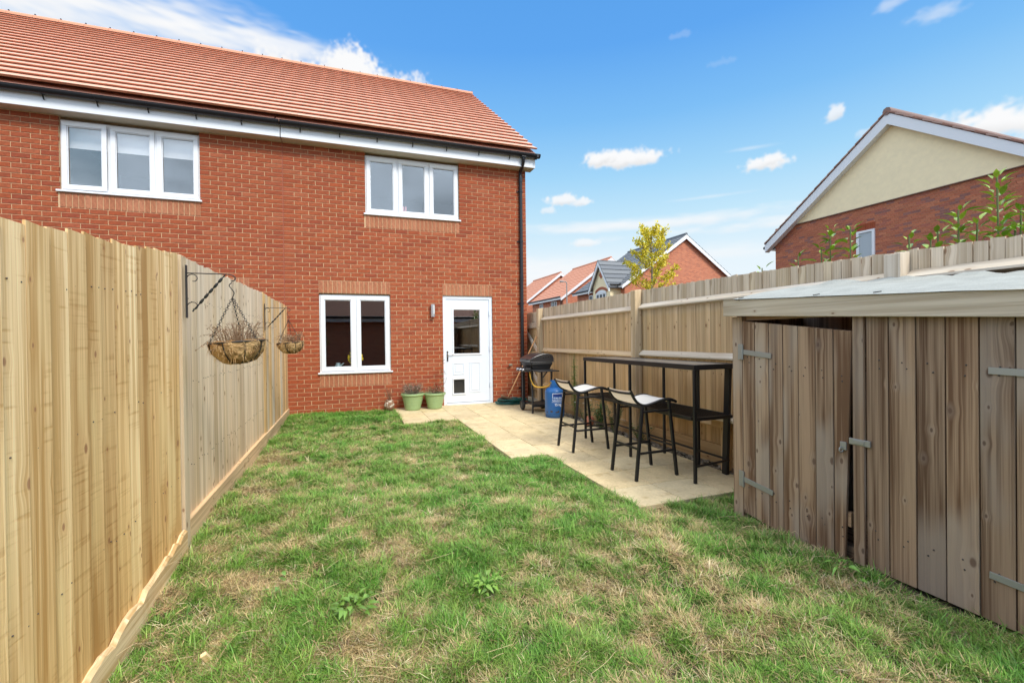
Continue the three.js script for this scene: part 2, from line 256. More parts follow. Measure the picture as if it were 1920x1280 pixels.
function sashWindow(house, o, n, opt = {}) {
  const [x0, x1, y0, y1] = o, z = FZ - .045, top = y1 - (opt.top || 0), fw = .055, w = (x1 - x0 - .0) / n;
  const fr = [b2(x0 + .004, x1 - .004, y0 + .03, y0 + .03 + fw, z - .07, z), b2(x0 + .004, x1 - .004, top - fw, top, z - .07, z)];
  for (let i = 0; i <= n; i++) { const c = i === 0 ? x0 + .004 + fw / 2 : i === n ? x1 - .004 - fw / 2 : x0 + i * w; fr.push(b2(c - fw / 2, c + fw / 2, y0 + .03 + fw, top - fw, z - .07, z)); }
  const win = part('window', fr, white, house);
  for (let i = 0; i < n; i++) {
    const a = x0 + i * w + (i ? .016 : .026), b = x0 + (i + 1) * w - (i < n - 1 ? .016 : .026), c = y0 + .055, d = top - .028, s = .062;
    const bev = (p, q, e, f) => b2(p, q, e, f, z + .002, z + .022, .006);
    const bead = [b2(a + s, b - s, c + s, c + s + .012, z - .006, z + .010, .004), b2(a + s, b - s, d - s - .012, d - s, z - .006, z + .010, .004), b2(a + s, a + s + .012, c + s + .012, d - s - .012, z - .006, z + .010, .004), b2(b - s - .012, b - s, c + s + .012, d - s - .012, z - .006, z + .010, .004)];
    const geo = merge([bev(a, b, c, c + s), bev(a, b, d - s, d), bev(a, a + s, c + s - .001, d - s + .001), bev(b - s, b, c + s - .001, d - s + .001), ...bead]);
    const pg = b2(a + s - .004, b - s + .004, c + s - .004, d - s + .004, z - .012, z - .010);
    if (opt.ajar && i === 0) { // the left sash stands slightly open
      geo.translate(-a, 0, -z); pg.translate(-a, 0, -z); geo.rotateY(-.05); pg.rotateY(-.05); geo.translate(a, 0, z + .004); pg.translate(a, 0, z + .004);
    }
    part('sash', geo, white, win);
    // a single face, so that the pane is one sheet of glass
    part('pane', pg, opt.low ? glassLow : glass, win);
    if (opt.blind) part('blind', b2(a + .02, b - .02, d - (d - c) * .34, d, z - .12, z - .112), std(.82, .84, .86, .9), win);
  }
  part('sill', b2(x0 - .03, x1 + .03, y0 + .002, y0 + .032, z - .06, FZ + .035, .006), white, win);
  // the room behind the glass
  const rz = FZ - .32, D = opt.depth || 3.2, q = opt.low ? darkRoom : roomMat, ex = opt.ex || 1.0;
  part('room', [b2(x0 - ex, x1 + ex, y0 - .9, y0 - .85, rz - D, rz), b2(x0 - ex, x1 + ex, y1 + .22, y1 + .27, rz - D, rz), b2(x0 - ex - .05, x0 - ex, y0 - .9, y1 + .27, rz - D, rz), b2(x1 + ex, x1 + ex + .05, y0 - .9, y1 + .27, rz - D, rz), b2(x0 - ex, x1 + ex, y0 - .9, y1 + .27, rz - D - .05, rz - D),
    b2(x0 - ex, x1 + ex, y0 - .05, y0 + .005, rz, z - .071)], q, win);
  return win;
}
function soldiers(house, x0, x1, y, r) { const n = Math.round((x1 - x0) / .075), w = (x1 - x0) / n; for (let i = 0; i < n; i++) { const m = part('brick', brickGeos[i % 6], pick(soldierMats, r), house); m.rotation.z = Math.PI / 2; m.position.set(x0 + i * w + (w - .010) / 2 + .0325 + .005, y + .005, FZ + .001); m.scale.y = (w - .010) / .065; } }

function buildHouse(name, label, xa, xb, holes, seed, visible) {
  const h = thing(name, label, 'house', 'pair of red brick houses under one tiled roof'), r = rng(seed);
  const s = new THREE.Shape(); s.moveTo(xa, -.15); s.lineTo(xb, -.15); s.lineTo(xb, EAVE); s.lineTo(xa, EAVE); s.closePath();
  for (const o of holes) { const p = new THREE.Path(), y1 = o[3] > 4 ? EAVE - .001 : o[3], y0 = o[2] === 0 ? -.08 : o[2]; p.moveTo(o[0], y0); p.lineTo(o[1], y0); p.lineTo(o[1], y1); p.lineTo(o[0], y1); p.closePath(); s.holes.push(p); }
  const wg = new THREE.ExtrudeGeometry(s, { depth: .29, bevelEnabled: false }); wg.translate(0, 0, FZ - .298);
  part('wall', wg, mortarMat, h);
  const open = holes.flatMap(o => { const l = [[o[0], o[1], o[2], o[3]]]; if (o[3] < 3) l.push([o[0], o[1], o[3], o[3] + .225]); if (o[2] > .1) l.push([o[0] - (o[2] > 3 ? .02 : 0), o[1], o[2] - .225, o[2]]); return l; });
  const list = courses(xa, xb, 62, 0, open, winKitchen[1], r);
  // the course under the soffit and the courses below ground level
  const seen = list.map(b => ({ b, d: Math.hypot(b[0], b[1] - 1.27, FZ), v: visible(b) })).sort((p, q) => (q.v - p.v) || (p.d - q.d));
  seen.slice(0, 300).forEach(({ b }) => { const m = part('brick', pick(brickGeos, r), pick(brickMats, r), h); m.position.set(b[0], b[1], FZ + (r() - .5) * .002); m.scale.x = b[2] / .215; m.rotation.z = (r() - .5) * .004; });
  instBricks([...seen.slice(300).map(q => [...q.b, FZ + (r() - .5) * .002]), ...courses(xa, xb, 2, -.15, [], winKitchen[1], r).map(b => [...b, FZ])], h, r, brickTints);
  for (const o of holes) { if (o[3] < 3) soldiers(h, o[0], o[1], o[3], r); if (o[2] > .1) soldiers(h, o[0], o[1], o[2] - .225, r); }
  // back and flank walls
  const back = -17.6;
  const fl = x => { const sh = new THREE.Shape(); sh.moveTo(8.9, -.15); sh.lineTo(-back, -.15); sh.lineTo(-back, EAVE + .1); sh.lineTo(13.15, 8.3); sh.lineTo(8.93, EAVE + .55); sh.closePath(); const g = new THREE.ExtrudeGeometry(sh, { depth: .2, bevelEnabled: false }); g.rotateY(Math.PI / 2); g.translate(x, 0, 0); return g; };
  part('flank_wall', [fl(xa === PARTY ? xb - .2 : xa), b2(xa + .2, xb - .2, -.15, EAVE, back, back + .2)], mortarMat, h);
  if (xb === CORNER) { const im = instBricks(courses(8.64, 17.5, 62, 0, [], .1, r).map(b => [...b, 0]), h, r, brickTints); im.rotation.y = Math.PI / 2; im.position.set(CORNER + .004, 0, 0); }
  // roof: tiles in courses, a plain rear slope and a ridge
  const roofB = xb === CORNER ? xb + .12 : 3.53 - 14 * .33, rA = xb === CORNER ? 3.53 - 14 * .33 : xa, cols = Math.ceil((roofB - rA) / .33 - .01);
  const tl = []; for (let j = 0; j < 20; j++) for (let i = 0; i < cols; i++) { const x = roofB - (i + 1) * .33; tl.push([x, j, .33]); }
  const ca = Math.cos(ROOF_A), sa = Math.sin(ROOF_A), M = new THREE.Matrix4(), E = new THREE.Euler();
  const place = ([x, j, w]) => { const t = j * GAUGE; M.makeRotationFromEuler(E.set(ROOF_A - .118, 0, 0)); M.scale(V(w / .331, 1, 1)); M.setPosition(x, 4.945 + t * sa + .012 + (r() - .5) * .0012, -8.27 - t * ca); return M; };
  const roof = part('roof', (() => { const L = 6.03, g = [b2(rA, roofB - .02, -.09, -.06, -L, 0)], g2 = box(roofB - rA - .02, .1, L); g.forEach(q => { q.rotateX(ROOF_A); q.translate(0, 4.945, -8.27); }); g2.rotateX(-ROOF_A); g2.translate((rA + roofB - .02) / 2, 4.945 + L * sa / 2, -8.27 - 2 * 4.87 + L * ca / 2); return [...g, g2]; })(), tileMats[3], h);
  const near = tl.map(t => ({ t, d: Math.hypot(t[0], 3.6 + t[1] * .18, 8.27 + t[1] * .24) })).sort((p, q) => p.d - q.d).map(q => q.t);
  near.slice(0, 300).forEach(t => { const m = part('tile', tile, pick(tileMats, r), roof); m.applyMatrix4(place(t)); });
  if (near.length > 300) { const rest = near.slice(300), im = new THREE.InstancedMesh(tile, tileMats[0], rest.length); rest.forEach((t, i) => im.setMatrixAt(i, place(t))); im.name = 'tiling'; im.userData.kind = 'stuff'; roof.add(im); }
  for (let x = roofB - .45; x > rA - .44; x -= .45) { const a = Math.max(x, rA), g = new THREE.CylinderGeometry(.105, .105, x + .445 - a, 10, 1, false, 0, Math.PI); g.rotateZ(Math.PI / 2); const m = part('ridge_tile', g, ridgeMat, roof); m.position.set((a + x + .445) / 2, 8.475, -13.15); if (a === x) part('ridge_clip', box(.02, .03, .03, a + .445, 8.60, -13.15), blackPlastic, roof); }
  // eaves
  const ea = xa, eb = xb === CORNER ? xb + .13 : xb;
  part('fascia', b2(ea, eb, 4.655, 4.87, -8.437, -8.415, .003), white, h);
  if (xb === CORNER) part('box_end', b2(CORNER + .004, eb, 4.677, 4.87, FZ - .06, -8.438, .003), white, h);
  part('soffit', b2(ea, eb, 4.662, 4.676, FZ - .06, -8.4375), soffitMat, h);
  const gs = new THREE.Shape(); gs.absarc(0, 0, .064, Math.PI, 2 * Math.PI); gs.lineTo(.058, 0); gs.absarc(0, 0, .058, 2 * Math.PI, Math.PI, true); gs.closePath();
  const gl = eb - ea + (xb === CORNER ? .06 : 0), gg = new THREE.ExtrudeGeometry(gs, { depth: gl, bevelEnabled: false, curveSegments: 10 }); gg.rotateY(Math.PI / 2); gg.translate(ea, 4.885, -8.348);
  const gut = part('gutter', [gg, rod([ea, 4.885, -8.284], [ea + gl, 4.885, -8.284], .006, 6), ...(xb === CORNER ? [(() => { const c = new THREE.CylinderGeometry(.06, .06, .02, 16, 1, false, 0, Math.PI); c.rotateZ(-Math.PI / 2); c.translate(ea + gl, 4.885, -8.348); return c; })(), b2(eb - .02, eb + .03, 4.815, 4.893, -8.414, -8.280, .01)] : [])], blackPlastic, h);
  for (let x = eb - .55; x > ea; x -= .62) part('bracket', [b2(x - .012, x + .012, 4.835, 4.87, -8.413, -8.35, .004), (() => { const t = new THREE.TorusGeometry(.067, .006, 6, 14, Math.PI); t.rotateZ(Math.PI); t.rotateY(Math.PI / 2); t.translate(x, 4.885, -8.348); return t; })(), rod([x, 4.815, -8.37], [x, 4.765, -8.404], .009, 6)], blackPlastic, gut);
  part('felt_strip', b2(ea, eb, 4.885, 4.94, -8.425, -8.41), std(.28, .17, .12, .9), h);
  return h;
}
const houseR = buildHouse('brick_house', 'red brick house with white back door and black downpipe at the end of the garden', PARTY, CORNER, [winKitchen, winBed, doorHole], 101, () => 1);
const houseL = buildHouse('brick_house', 'adjoining red brick house at left with white roller blinds upstairs, behind the wooden fence', -7.6, PARTY - .012, [winKitchenL, winBedL, doorHoleL], 202, b => (1.2665 + (b[1] - 1.2665) / Math.max(1, -b[0]) > 1.78 && b[0] > -5 ? 1 : 0));
part('expansion_joint', b2(PARTY - .012, PARTY, 0, EAVE, FZ - .02, FZ - .003), std(.34, .10, .06, .8), houseR);
sashWindow(houseR, winKitchen, 2, { low: true, depth: 3, ex: .45, top: .02 });
sashWindow(houseR, winBed, 3, { top: .05, ex: .6 });
sashWindow(houseL, winBedL, 3, { top: .05, blind: true, ajar: true, ex: .6 });
sashWindow(houseL, winKitchenL, 2, { low: true, ex: .4, top: .02 });
// back door
{
  const [x0, x1, , y1] = doorHole, z = FZ - .03, fw = .062;
  const d = part('door', [b2(x0 + .003, x0 + fw, .0, y1 - .004, z - .07, z), b2(x1 - fw, x1 - .003, .0, y1 - .004, z - .07, z), b2(x0 + fw, x1 - fw, y1 - fw, y1 - .004, z - .07, z), b2(x0 + fw, x1 - fw, -.02, .035, z - .07, z + .02)], whiteDoor, houseR);
  const a = x0 + fw + .004, b = x1 - fw - .004, c = .042, e = y1 - fw - .004, gx0 = 1.90, gx1 = 2.42, gy0 = .985, gy1 = 1.835, cx0 = 1.885, cx1 = 2.10, cy0 = .215, cy1 = .485, lz = z - .012;
  const sh = new THREE.Shape(); sh.moveTo(a, c); sh.lineTo(b, c); sh.lineTo(b, e); sh.lineTo(a, e); sh.closePath();
  for (const [p, q, s, t] of [[gx0, gx1, gy0, gy1], [cx0, cx1, cy0, cy1]]) { const pa = new THREE.Path(); pa.moveTo(p, s); pa.lineTo(q, s); pa.lineTo(q, t); pa.lineTo(p, t); pa.closePath(); sh.holes.push(pa); }
  const lg = new THREE.ExtrudeGeometry(sh, { depth: .044, bevelEnabled: false }); lg.translate(0, 0, lz - .044);
  const ring = (p, q, s, t, w, d1) => [b2(p - w, q + w, s - w, s, lz + .0005, lz + d1, .005), b2(p - w, q + w, t, t + w, lz + .0005, lz + d1, .005), b2(p - w, p, s - .001, t + .001, lz + .0005, lz + d1, .005), b2(q, q + w, s - .001, t + .001, lz + .0005, lz + d1, .005)];
  part('door_leaf', lg, whiteDoor, d);
  part('glazing_bead', ring(gx0, gx1, gy0, gy1, .032, .014), white, d);
  part('pane', b2(gx0 - .002, gx1 + .002, gy0 - .002, gy1 + .002, lz - .022, lz - .020), glass, d);
  for (const [p, q, s, t] of [[2.215, 2.40, .24, .79], [1.895, 2.08, .60, .79]]) part('panel', [...ring(p, q, s, t, .018, .009), b2(p + .022, q - .022, s + .022, t - .022, lz + .0005, lz + .007, .005)], whiteDoor, d);
  part('cat_flap', ring(cx0, cx1, cy0, cy1, .026, .016), white, d);
  part('flap_pane', b2(cx0 + .002, cx1 - .002, cy0 + .002, cy1 - .002, lz - .026, lz - .022), phys(.03, .03, .03, .15), d);
  part('handle', [b2(1.757, 1.787, .835, 1.055, lz + .0005, lz + .012, .006), rod([1.772, .985, lz + .01], [1.772, .985, lz + .05], .009), rod([1.772, .985, lz + .05], [1.885, .985, lz + .045], .009)], phys(.55, .55, .56, .2, { metalness: 1 }), d);
  part('keyhole', [b2(1.762, 1.782, .86, .92, lz + .0125, lz + .0145)], blackMetal, d);
  for (const y of [.32, 1.03, 1.72]) part('hinge', [rod([b + .006, y, z + .010], [b + .006, y + .1, z + .010], .010), b2(b + .008, b + .04, y, y + .1, z + .0005, z + .006)], whiteDoor, d);
  part('threshold_seal', b2(a, b, .036, .041, z - .03, lz + .004), blackPlastic, d);
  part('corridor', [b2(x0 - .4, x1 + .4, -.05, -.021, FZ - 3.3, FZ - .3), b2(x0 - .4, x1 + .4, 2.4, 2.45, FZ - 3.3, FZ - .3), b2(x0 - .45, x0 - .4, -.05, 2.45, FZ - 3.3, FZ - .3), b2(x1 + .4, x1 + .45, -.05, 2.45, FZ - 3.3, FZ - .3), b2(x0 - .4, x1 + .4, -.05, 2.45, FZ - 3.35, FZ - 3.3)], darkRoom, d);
}
// downpipe with its swan neck and clips
{
  const x = 3.285, z = FZ + .045, m = blackPlastic;
  const p = part('downpipe', [tube([[x - .02, 4.82, -8.352], [x - .02, 4.78, -8.352], [x - .015, 4.70, -8.40], [x - .003, 4.58, z - .005], [x, 4.50, z], [x, 4.40, z]], .034, 24, 12), rod([x, 4.42, z], [x, -.03, z], .034, 14), rod([x, 4.50, z], [x, 4.40, z], .040, 14), rod([x, 2.52, z], [x, 2.44, z], .040, 14), b2(x - .07, x + .03, 4.80, 4.83, -8.40, -8.30, .012)], m, houseR);
  for (const y of [.25, 1.95, 3.2, 4.2]) part('pipe_clip', [rod([x, y, z], [x, y + .035, z], .041, 14), b2(x - .075, x + .055, y + .004, y + .03, FZ + .002, FZ + .014, .003)], m, p);
}
part('outdoor_tap', [rod([3.02, .74, FZ], [3.02, .74, FZ + .05], .014), b2(2.985, 3.055, .715, .765, FZ + .045, FZ + .07, .01)], std(.32, .27, .20, .5, { metalness: .6 }), houseR);
{
  const t = thing('wall_lamp', 'slim brushed metal lamp on the brick wall left of the white back door', 'lamp'); t.position.set(1.485, 1.69, FZ);
  part('back_plate', b2(-.028, .028, .05, .19, .002, .012, .003), phys(.5, .5, .5, .35, { metalness: .9 }), t);
  part('lamp_body', [rod([0, 0, .055], [0, .235, .055], .040, 20), b2(-.012, .012, .06, .17, .012, .03)], phys(.55, .54, .53, .3, { metalness: .85 }), t);
  part('lens', b2(.006, .024, .05, .215, .082, .094, .004), std(.85, .85, .82, .4), t);
}
// things seen through the glass
{
  const zz = FZ - .20;
  const rb = thing('rabbit_ornament', 'pink rabbit ornament with tall ears on the upstairs window sill, middle pane', 'ornament'); rb.position.set(1.02, 3.53, zz);
  const pk = std(.80, .35, .40, .7);
  part('body', (() => { const b = new THREE.SphereGeometry(.05, 14, 10); b.scale(1, 1.2, .9); b.translate(0, .058, 0); const hd = new THREE.SphereGeometry(.043, 14, 10); hd.translate(0, .135, 0); return [b, hd]; })(), pk, rb);
  for (const s of [-1, 1]) part('ear', (() => { const g = new THREE.SphereGeometry(.015, 10, 8); g.scale(1, 3.4, .7); g.translate(s * .022, .215, 0); return g; })(), pk, rb);
  const pf = thing('photo_frame', 'small white photo frame leaning on the upstairs window sill, left pane', 'frame'); pf.position.set(.50, 3.53, zz);
  part('frame', [b2(-.05, .05, 0, .014, 0, .012), b2(-.05, .05, .126, .14, 0, .012), b2(-.05, -.036, .014, .126, 0, .012), b2(.036, .05, .014, .126, 0, .012)], white, pf); part('picture', b2(-.036, .036, .014, .126, .001, .005), std(.55, .58, .6, .6), pf);
  const cu = thing('candle_jar', 'small pale jar on the upstairs window sill, right pane', 'jar'); cu.position.set(1.60, 3.53, zz); part('body', lathe([[0, 0], [.036, 0], [.04, .05], [.03, .07], [.0, .07]], 16), std(.75, .68, .5, .5), cu); part('lid', lathe([[0, .0705], [.031, .0705], [.031, .085], [.006, .09], [0, .105]], 16), white, cu);
  const fg = thing('figurine', 'small white figurine in the corner of the upstairs window, right pane', 'ornament'); fg.position.set(1.84, 3.53, zz); part('body', lathe([[0, 0], [.035, 0], [.02, .04], [.025, .07], [.008, .085], [.018, .10], [0, .118]], 14), white, fg);
  const wr = thing('yellow_wreath', 'yellow flower wreath standing behind the kitchen window glass', 'wreath'); wr.position.set(.10, .82, zz - .02);
  const r = rng(31), pet = []; for (let i = 0; i < 90; i++) { const a = r() * 6.283, q = new THREE.SphereGeometry(.012 + r() * .01, 6, 5); q.scale(1, 1, .6); q.translate(Math.cos(a) * (.10 + (r() - .5) * .05), .13 + Math.sin(a) * (.12 + (r() - .5) * .05), (r() - .5) * .03); pet.push(q); }
  part('ring', (() => { const g = new THREE.TorusGeometry(.10, .012, 8, 24); g.scale(1, 1.2, 1); g.translate(0, .13, 0); return g; })(), std(.15, .22, .05, .8), wr); part('blossom', pet, std(.85, .66, .02, .6), wr);
  const te = thing('teal_jug', 'grey teal jug on the kitchen window sill, left pane', 'jug'); te.position.set(-.20, .71, zz); part('body', lathe([[0, 0], [.055, 0], [.07, .05], [.05, .11], [.034, .135], [.042, .155], [.037, .155], [.03, .135]], 20), std(.22, .33, .36, .4), te); part('spout', rod([.04, .10, 0], [.10, .15, 0], .014, 8, .009), std(.22, .33, .36, .4), te);
}
// ------------------------------------------------------------------ patio
{
  const p = new THREE.Group(); p.name = 'patio'; p.userData.kind = 'structure'; scene.add(p);
  const r = rng(9), t = dataTex(512, 512, (u, v) => { const a = tiledNoise(u, v, 6, 6, 4, 41), b = tiledNoise(u, v, 70, 70, 2, 9), k = (.80 + .3 * (a - .3)) * (.9 + .22 * (b - .4)); const d = sstep(.60, .8, tiledNoise(u, v, 11, 11, 3, 66)) * .10; return [.85 * k - d, .70 * k - d, .42 * k - d * .8]; }, true);
  const bt = dataTex(256, 256, (u, v) => tiledNoise(u, v, 16, 16, 4, 9));
  const mats = [[1, 1, 1], [.95, .94, .92], [1.03, 1.02, 1.02], [.91, .90, .90], [1, .97, .92], [.97, .98, 1]].map(c => { const m = new THREE.MeshStandardMaterial({ map: t, bumpMap: bt, bumpScale: .004, roughness: .9 }); m.color.setRGB(...c); return m; });
  const geos = [0, 1, 2, 3, 4].map(k => { const g = rbox(.416, .04, .416, 0, -.02, 0, .005), uv = g.attributes.uv, ps = g.attributes.position; for (let i = 0; i < uv.count; i++) uv.setXY(i, ps.getX(i) / .9 + k * .37, ps.getZ(i) / .9 + k * .21); return g; });
  for (let i = 0; i < 7; i++) for (let j = 0; j < 14; j++) { const x = .97 + .42 * i, z = -3.09 - .42 * j; if (z < -8.6) continue; if (!onPatio(x, z)) continue; if (x > 3.4) continue; const m = part('paving_slab', geos[(i * 3 + j) % 5], pick(mats, r), p); m.position.set(x, (r() - .5) * .004, z); m.rotation.y = Math.floor(r() * 4) * Math.PI / 2; m.rotation.x = (r() - .5) * .004; }
  part('bedding', [b2(.77, 3.27, -.05, -.012, -8.62, -7.09), b2(1.61, 3.27, -.05, -.012, -7.09, -4.57), b2(2.03, 3.27, -.05, -.012, -4.57, -2.89)], std(.30, .245, .15, .95), p);
}
// pebbly bed between the paving and the fence
{
  const r = rng(52), g = new THREE.IcosahedronGeometry(.016, 1); g.scale(1, .6, .8);
  const m = new THREE.InstancedMesh(g, std(1, 1, 1, .9), 1400), M = new THREE.Matrix4(), q = new THREE.Quaternion(), c = new THREE.Color();
  for (let i = 0; i < 1400; i++) { const x = 3.28 + r() * .2, z = -8.0 + r() * 5.2, k = .4 + r() * 1.0; q.setFromEuler(new THREE.Euler(r() * .5, r() * 6, r() * .5)); M.compose(V(x, groundY(x, z) + .004, z), q, V(k, k, k)); m.setMatrixAt(i, M); const s = .12 + r() * .26, w = r() < .2 ? 1.35 : 1; c.setRGB(s * w, s * .84 * w, s * .64 * w); m.setColorAt(i, c); }
  m.name = 'pebbles'; m.userData.kind = 'stuff'; m.userData.label = 'loose pebbles along the foot of the right fence'; m.userData.category = 'pebbles'; scene.add(m);
}

// ------------------------------------------------------------------ left fence
function featherBoard(w, h, thick, thin, ou, ov, r, tint) { // wedge-section board, broad face +x, thick edge at +z
  const g = new THREE.BoxGeometry(thick, h, w, 1, 4, 1); g.translate(-thick / 2, h / 2, 0); const p = g.attributes.position, e = (r() - .5) * .012;
  for (let i = 0; i < p.count; i++) { if (p.getX(i) > -.001 && p.getZ(i) > 0) p.setX(i, -(thick - thin)); if (p.getY(i) > h * .9) p.setY(i, h + (p.getZ(i) > 0 ? e : -e)); else if (p.getY(i) > h * .7) p.setY(i, h * .885); else if (p.getY(i) > h * .4) p.setY(i, h * .80); }
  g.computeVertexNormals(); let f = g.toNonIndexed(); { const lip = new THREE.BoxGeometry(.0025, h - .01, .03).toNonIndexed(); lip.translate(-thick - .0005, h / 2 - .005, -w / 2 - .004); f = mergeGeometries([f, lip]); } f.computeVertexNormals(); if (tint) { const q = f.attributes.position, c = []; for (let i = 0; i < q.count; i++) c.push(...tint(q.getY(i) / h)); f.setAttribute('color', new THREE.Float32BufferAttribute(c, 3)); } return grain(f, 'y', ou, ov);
}
{
  const f = thing('wooden_fence', 'tall timber boundary fence on the left, fresh golden boards near and greyed boards farther off', 'fence'), r = rng(61);
  const top = z => z > -3.32 ? 1.815 + (z + 3.32) * -.106 : z > -6.35 ? lerp(1.815, 1.865, (-3.42 - z) / 2.9) : 1.862;
  const bot = z => z > -3.32 ? .055 - .125 * (z + 3.32) : .11;
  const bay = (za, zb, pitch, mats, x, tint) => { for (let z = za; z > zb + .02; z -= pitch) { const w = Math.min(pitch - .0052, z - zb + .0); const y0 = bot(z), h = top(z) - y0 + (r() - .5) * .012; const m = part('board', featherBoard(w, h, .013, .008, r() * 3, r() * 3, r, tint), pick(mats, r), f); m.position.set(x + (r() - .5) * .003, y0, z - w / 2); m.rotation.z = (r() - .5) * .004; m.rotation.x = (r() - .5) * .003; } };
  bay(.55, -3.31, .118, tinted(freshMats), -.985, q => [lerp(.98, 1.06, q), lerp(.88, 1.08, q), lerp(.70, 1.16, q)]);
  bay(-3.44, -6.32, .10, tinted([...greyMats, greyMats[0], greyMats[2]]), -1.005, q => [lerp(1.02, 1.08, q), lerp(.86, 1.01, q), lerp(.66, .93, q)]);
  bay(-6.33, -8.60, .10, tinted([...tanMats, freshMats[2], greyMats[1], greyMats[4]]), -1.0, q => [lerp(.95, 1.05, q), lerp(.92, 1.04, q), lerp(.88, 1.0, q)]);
  part('post', grain(b2(-1.06, -.974, -.3, 1.81, -3.432, -3.345, .004), 'y', .3, .1), woodMats(greyTex, [[.98, .87, .70]])[0], f);
  part('post', grain(b2(-1.10, -1.02, -.3, 1.88, -6.42, -6.34, .004), 'y', .7, .1), greyMats[1], f);
  part('post', grain(b2(-1.10, -1.0, -.2, 1.86, -8.625, -8.602, .004), 'y', .5, .4), tanMats[0], f);
  // rough sawn boards along the foot
  const jr = rng(8), jz = [], za = -3.335; for (let z = za; z < .55; z += .04 + .05 * jr()) jz.push([z, .115 - (z - za) * .125 + (jr() - .5) * .016 + (jr() < .12 ? -.02 : 0), .020 + jr() * .012]);
  const jp = [], jq = (p, q, s1, t) => jp.push(...p, ...q, ...s1, ...p, ...s1, ...t); for (let i = 0; i + 1 < jz.length; i++) { const [z0, y0, t0] = jz[i], [z1, y1, t1] = jz[i + 1], B = -.985, X0 = -.962, yb = -.75; jq([X0, yb, z1], [X0, yb, z0], [X0, y0 - .012, z0], [X0, y1 - .012, z1]); jq([X0, y1 - .012, z1], [X0, y0 - .012, z0], [B + t0 * .4, y0, z0], [B + t1 * .4, y1, z1]); jq([B + t1 * .4, y1, z1], [B + t0 * .4, y0, z0], [B, y0, z0], [B, y1, z1]); jq([B, y1, z1], [B, y0, z0], [B, yb, z0], [B, yb, z1]); }
  const jg = new THREE.BufferGeometry(); jg.setAttribute('position', new THREE.Float32BufferAttribute(jp, 3)); jg.setAttribute('uv', new THREE.Float32BufferAttribute(new Float32Array(jp.length / 3 * 2), 2)); jg.computeVertexNormals();
  part('gravel_board', grain(jg, 'z', .2, .3), woodMats(freshTex, [[1.22, 1.22, 1.22]])[0], f);
  part('gravel_board', grain(b2(-1.01, -.975, -.12, .135, -6.335, -3.44, .003), 'z', .5, .2), tanMats[2], f);
  part('gravel_board', grain(b2(-1.01, -.98, -.12, .12, -8.60, -6.345, .003), 'z', .9, .2), tanMats[4], f);
  const nl = []; for (let z = .5; z > -8.5; z -= .06) for (const y of [.42, .97, 1.52]) if (r() < .8) nl.push(new THREE.SphereGeometry(.0032, 5, 4).translate((z > -3.32 ? -.9855 : -1.003) - .002, y + .03 + (z > -3.32 ? (z + 3.32) * -.06 : 0) + (r() - .5) * .025, z + (r() - .5) * .02)); part('nails', nl, std(.10, .08, .065, .6), f).userData.kind = 'stuff';
  for (const y of [.5, 1.05, 1.6]) for (const [a, b] of [[-3.3, .5], [-6.3, -3.45], [-8.6, -6.4]]) part('rail', grain(b2(-1.075, -1.03, y - (a === -3.3 ? .06 : 0), y + .07 - (a === -3.3 ? .06 : 0), a, b), 'z', y, .3), tanMats[1], f);
}
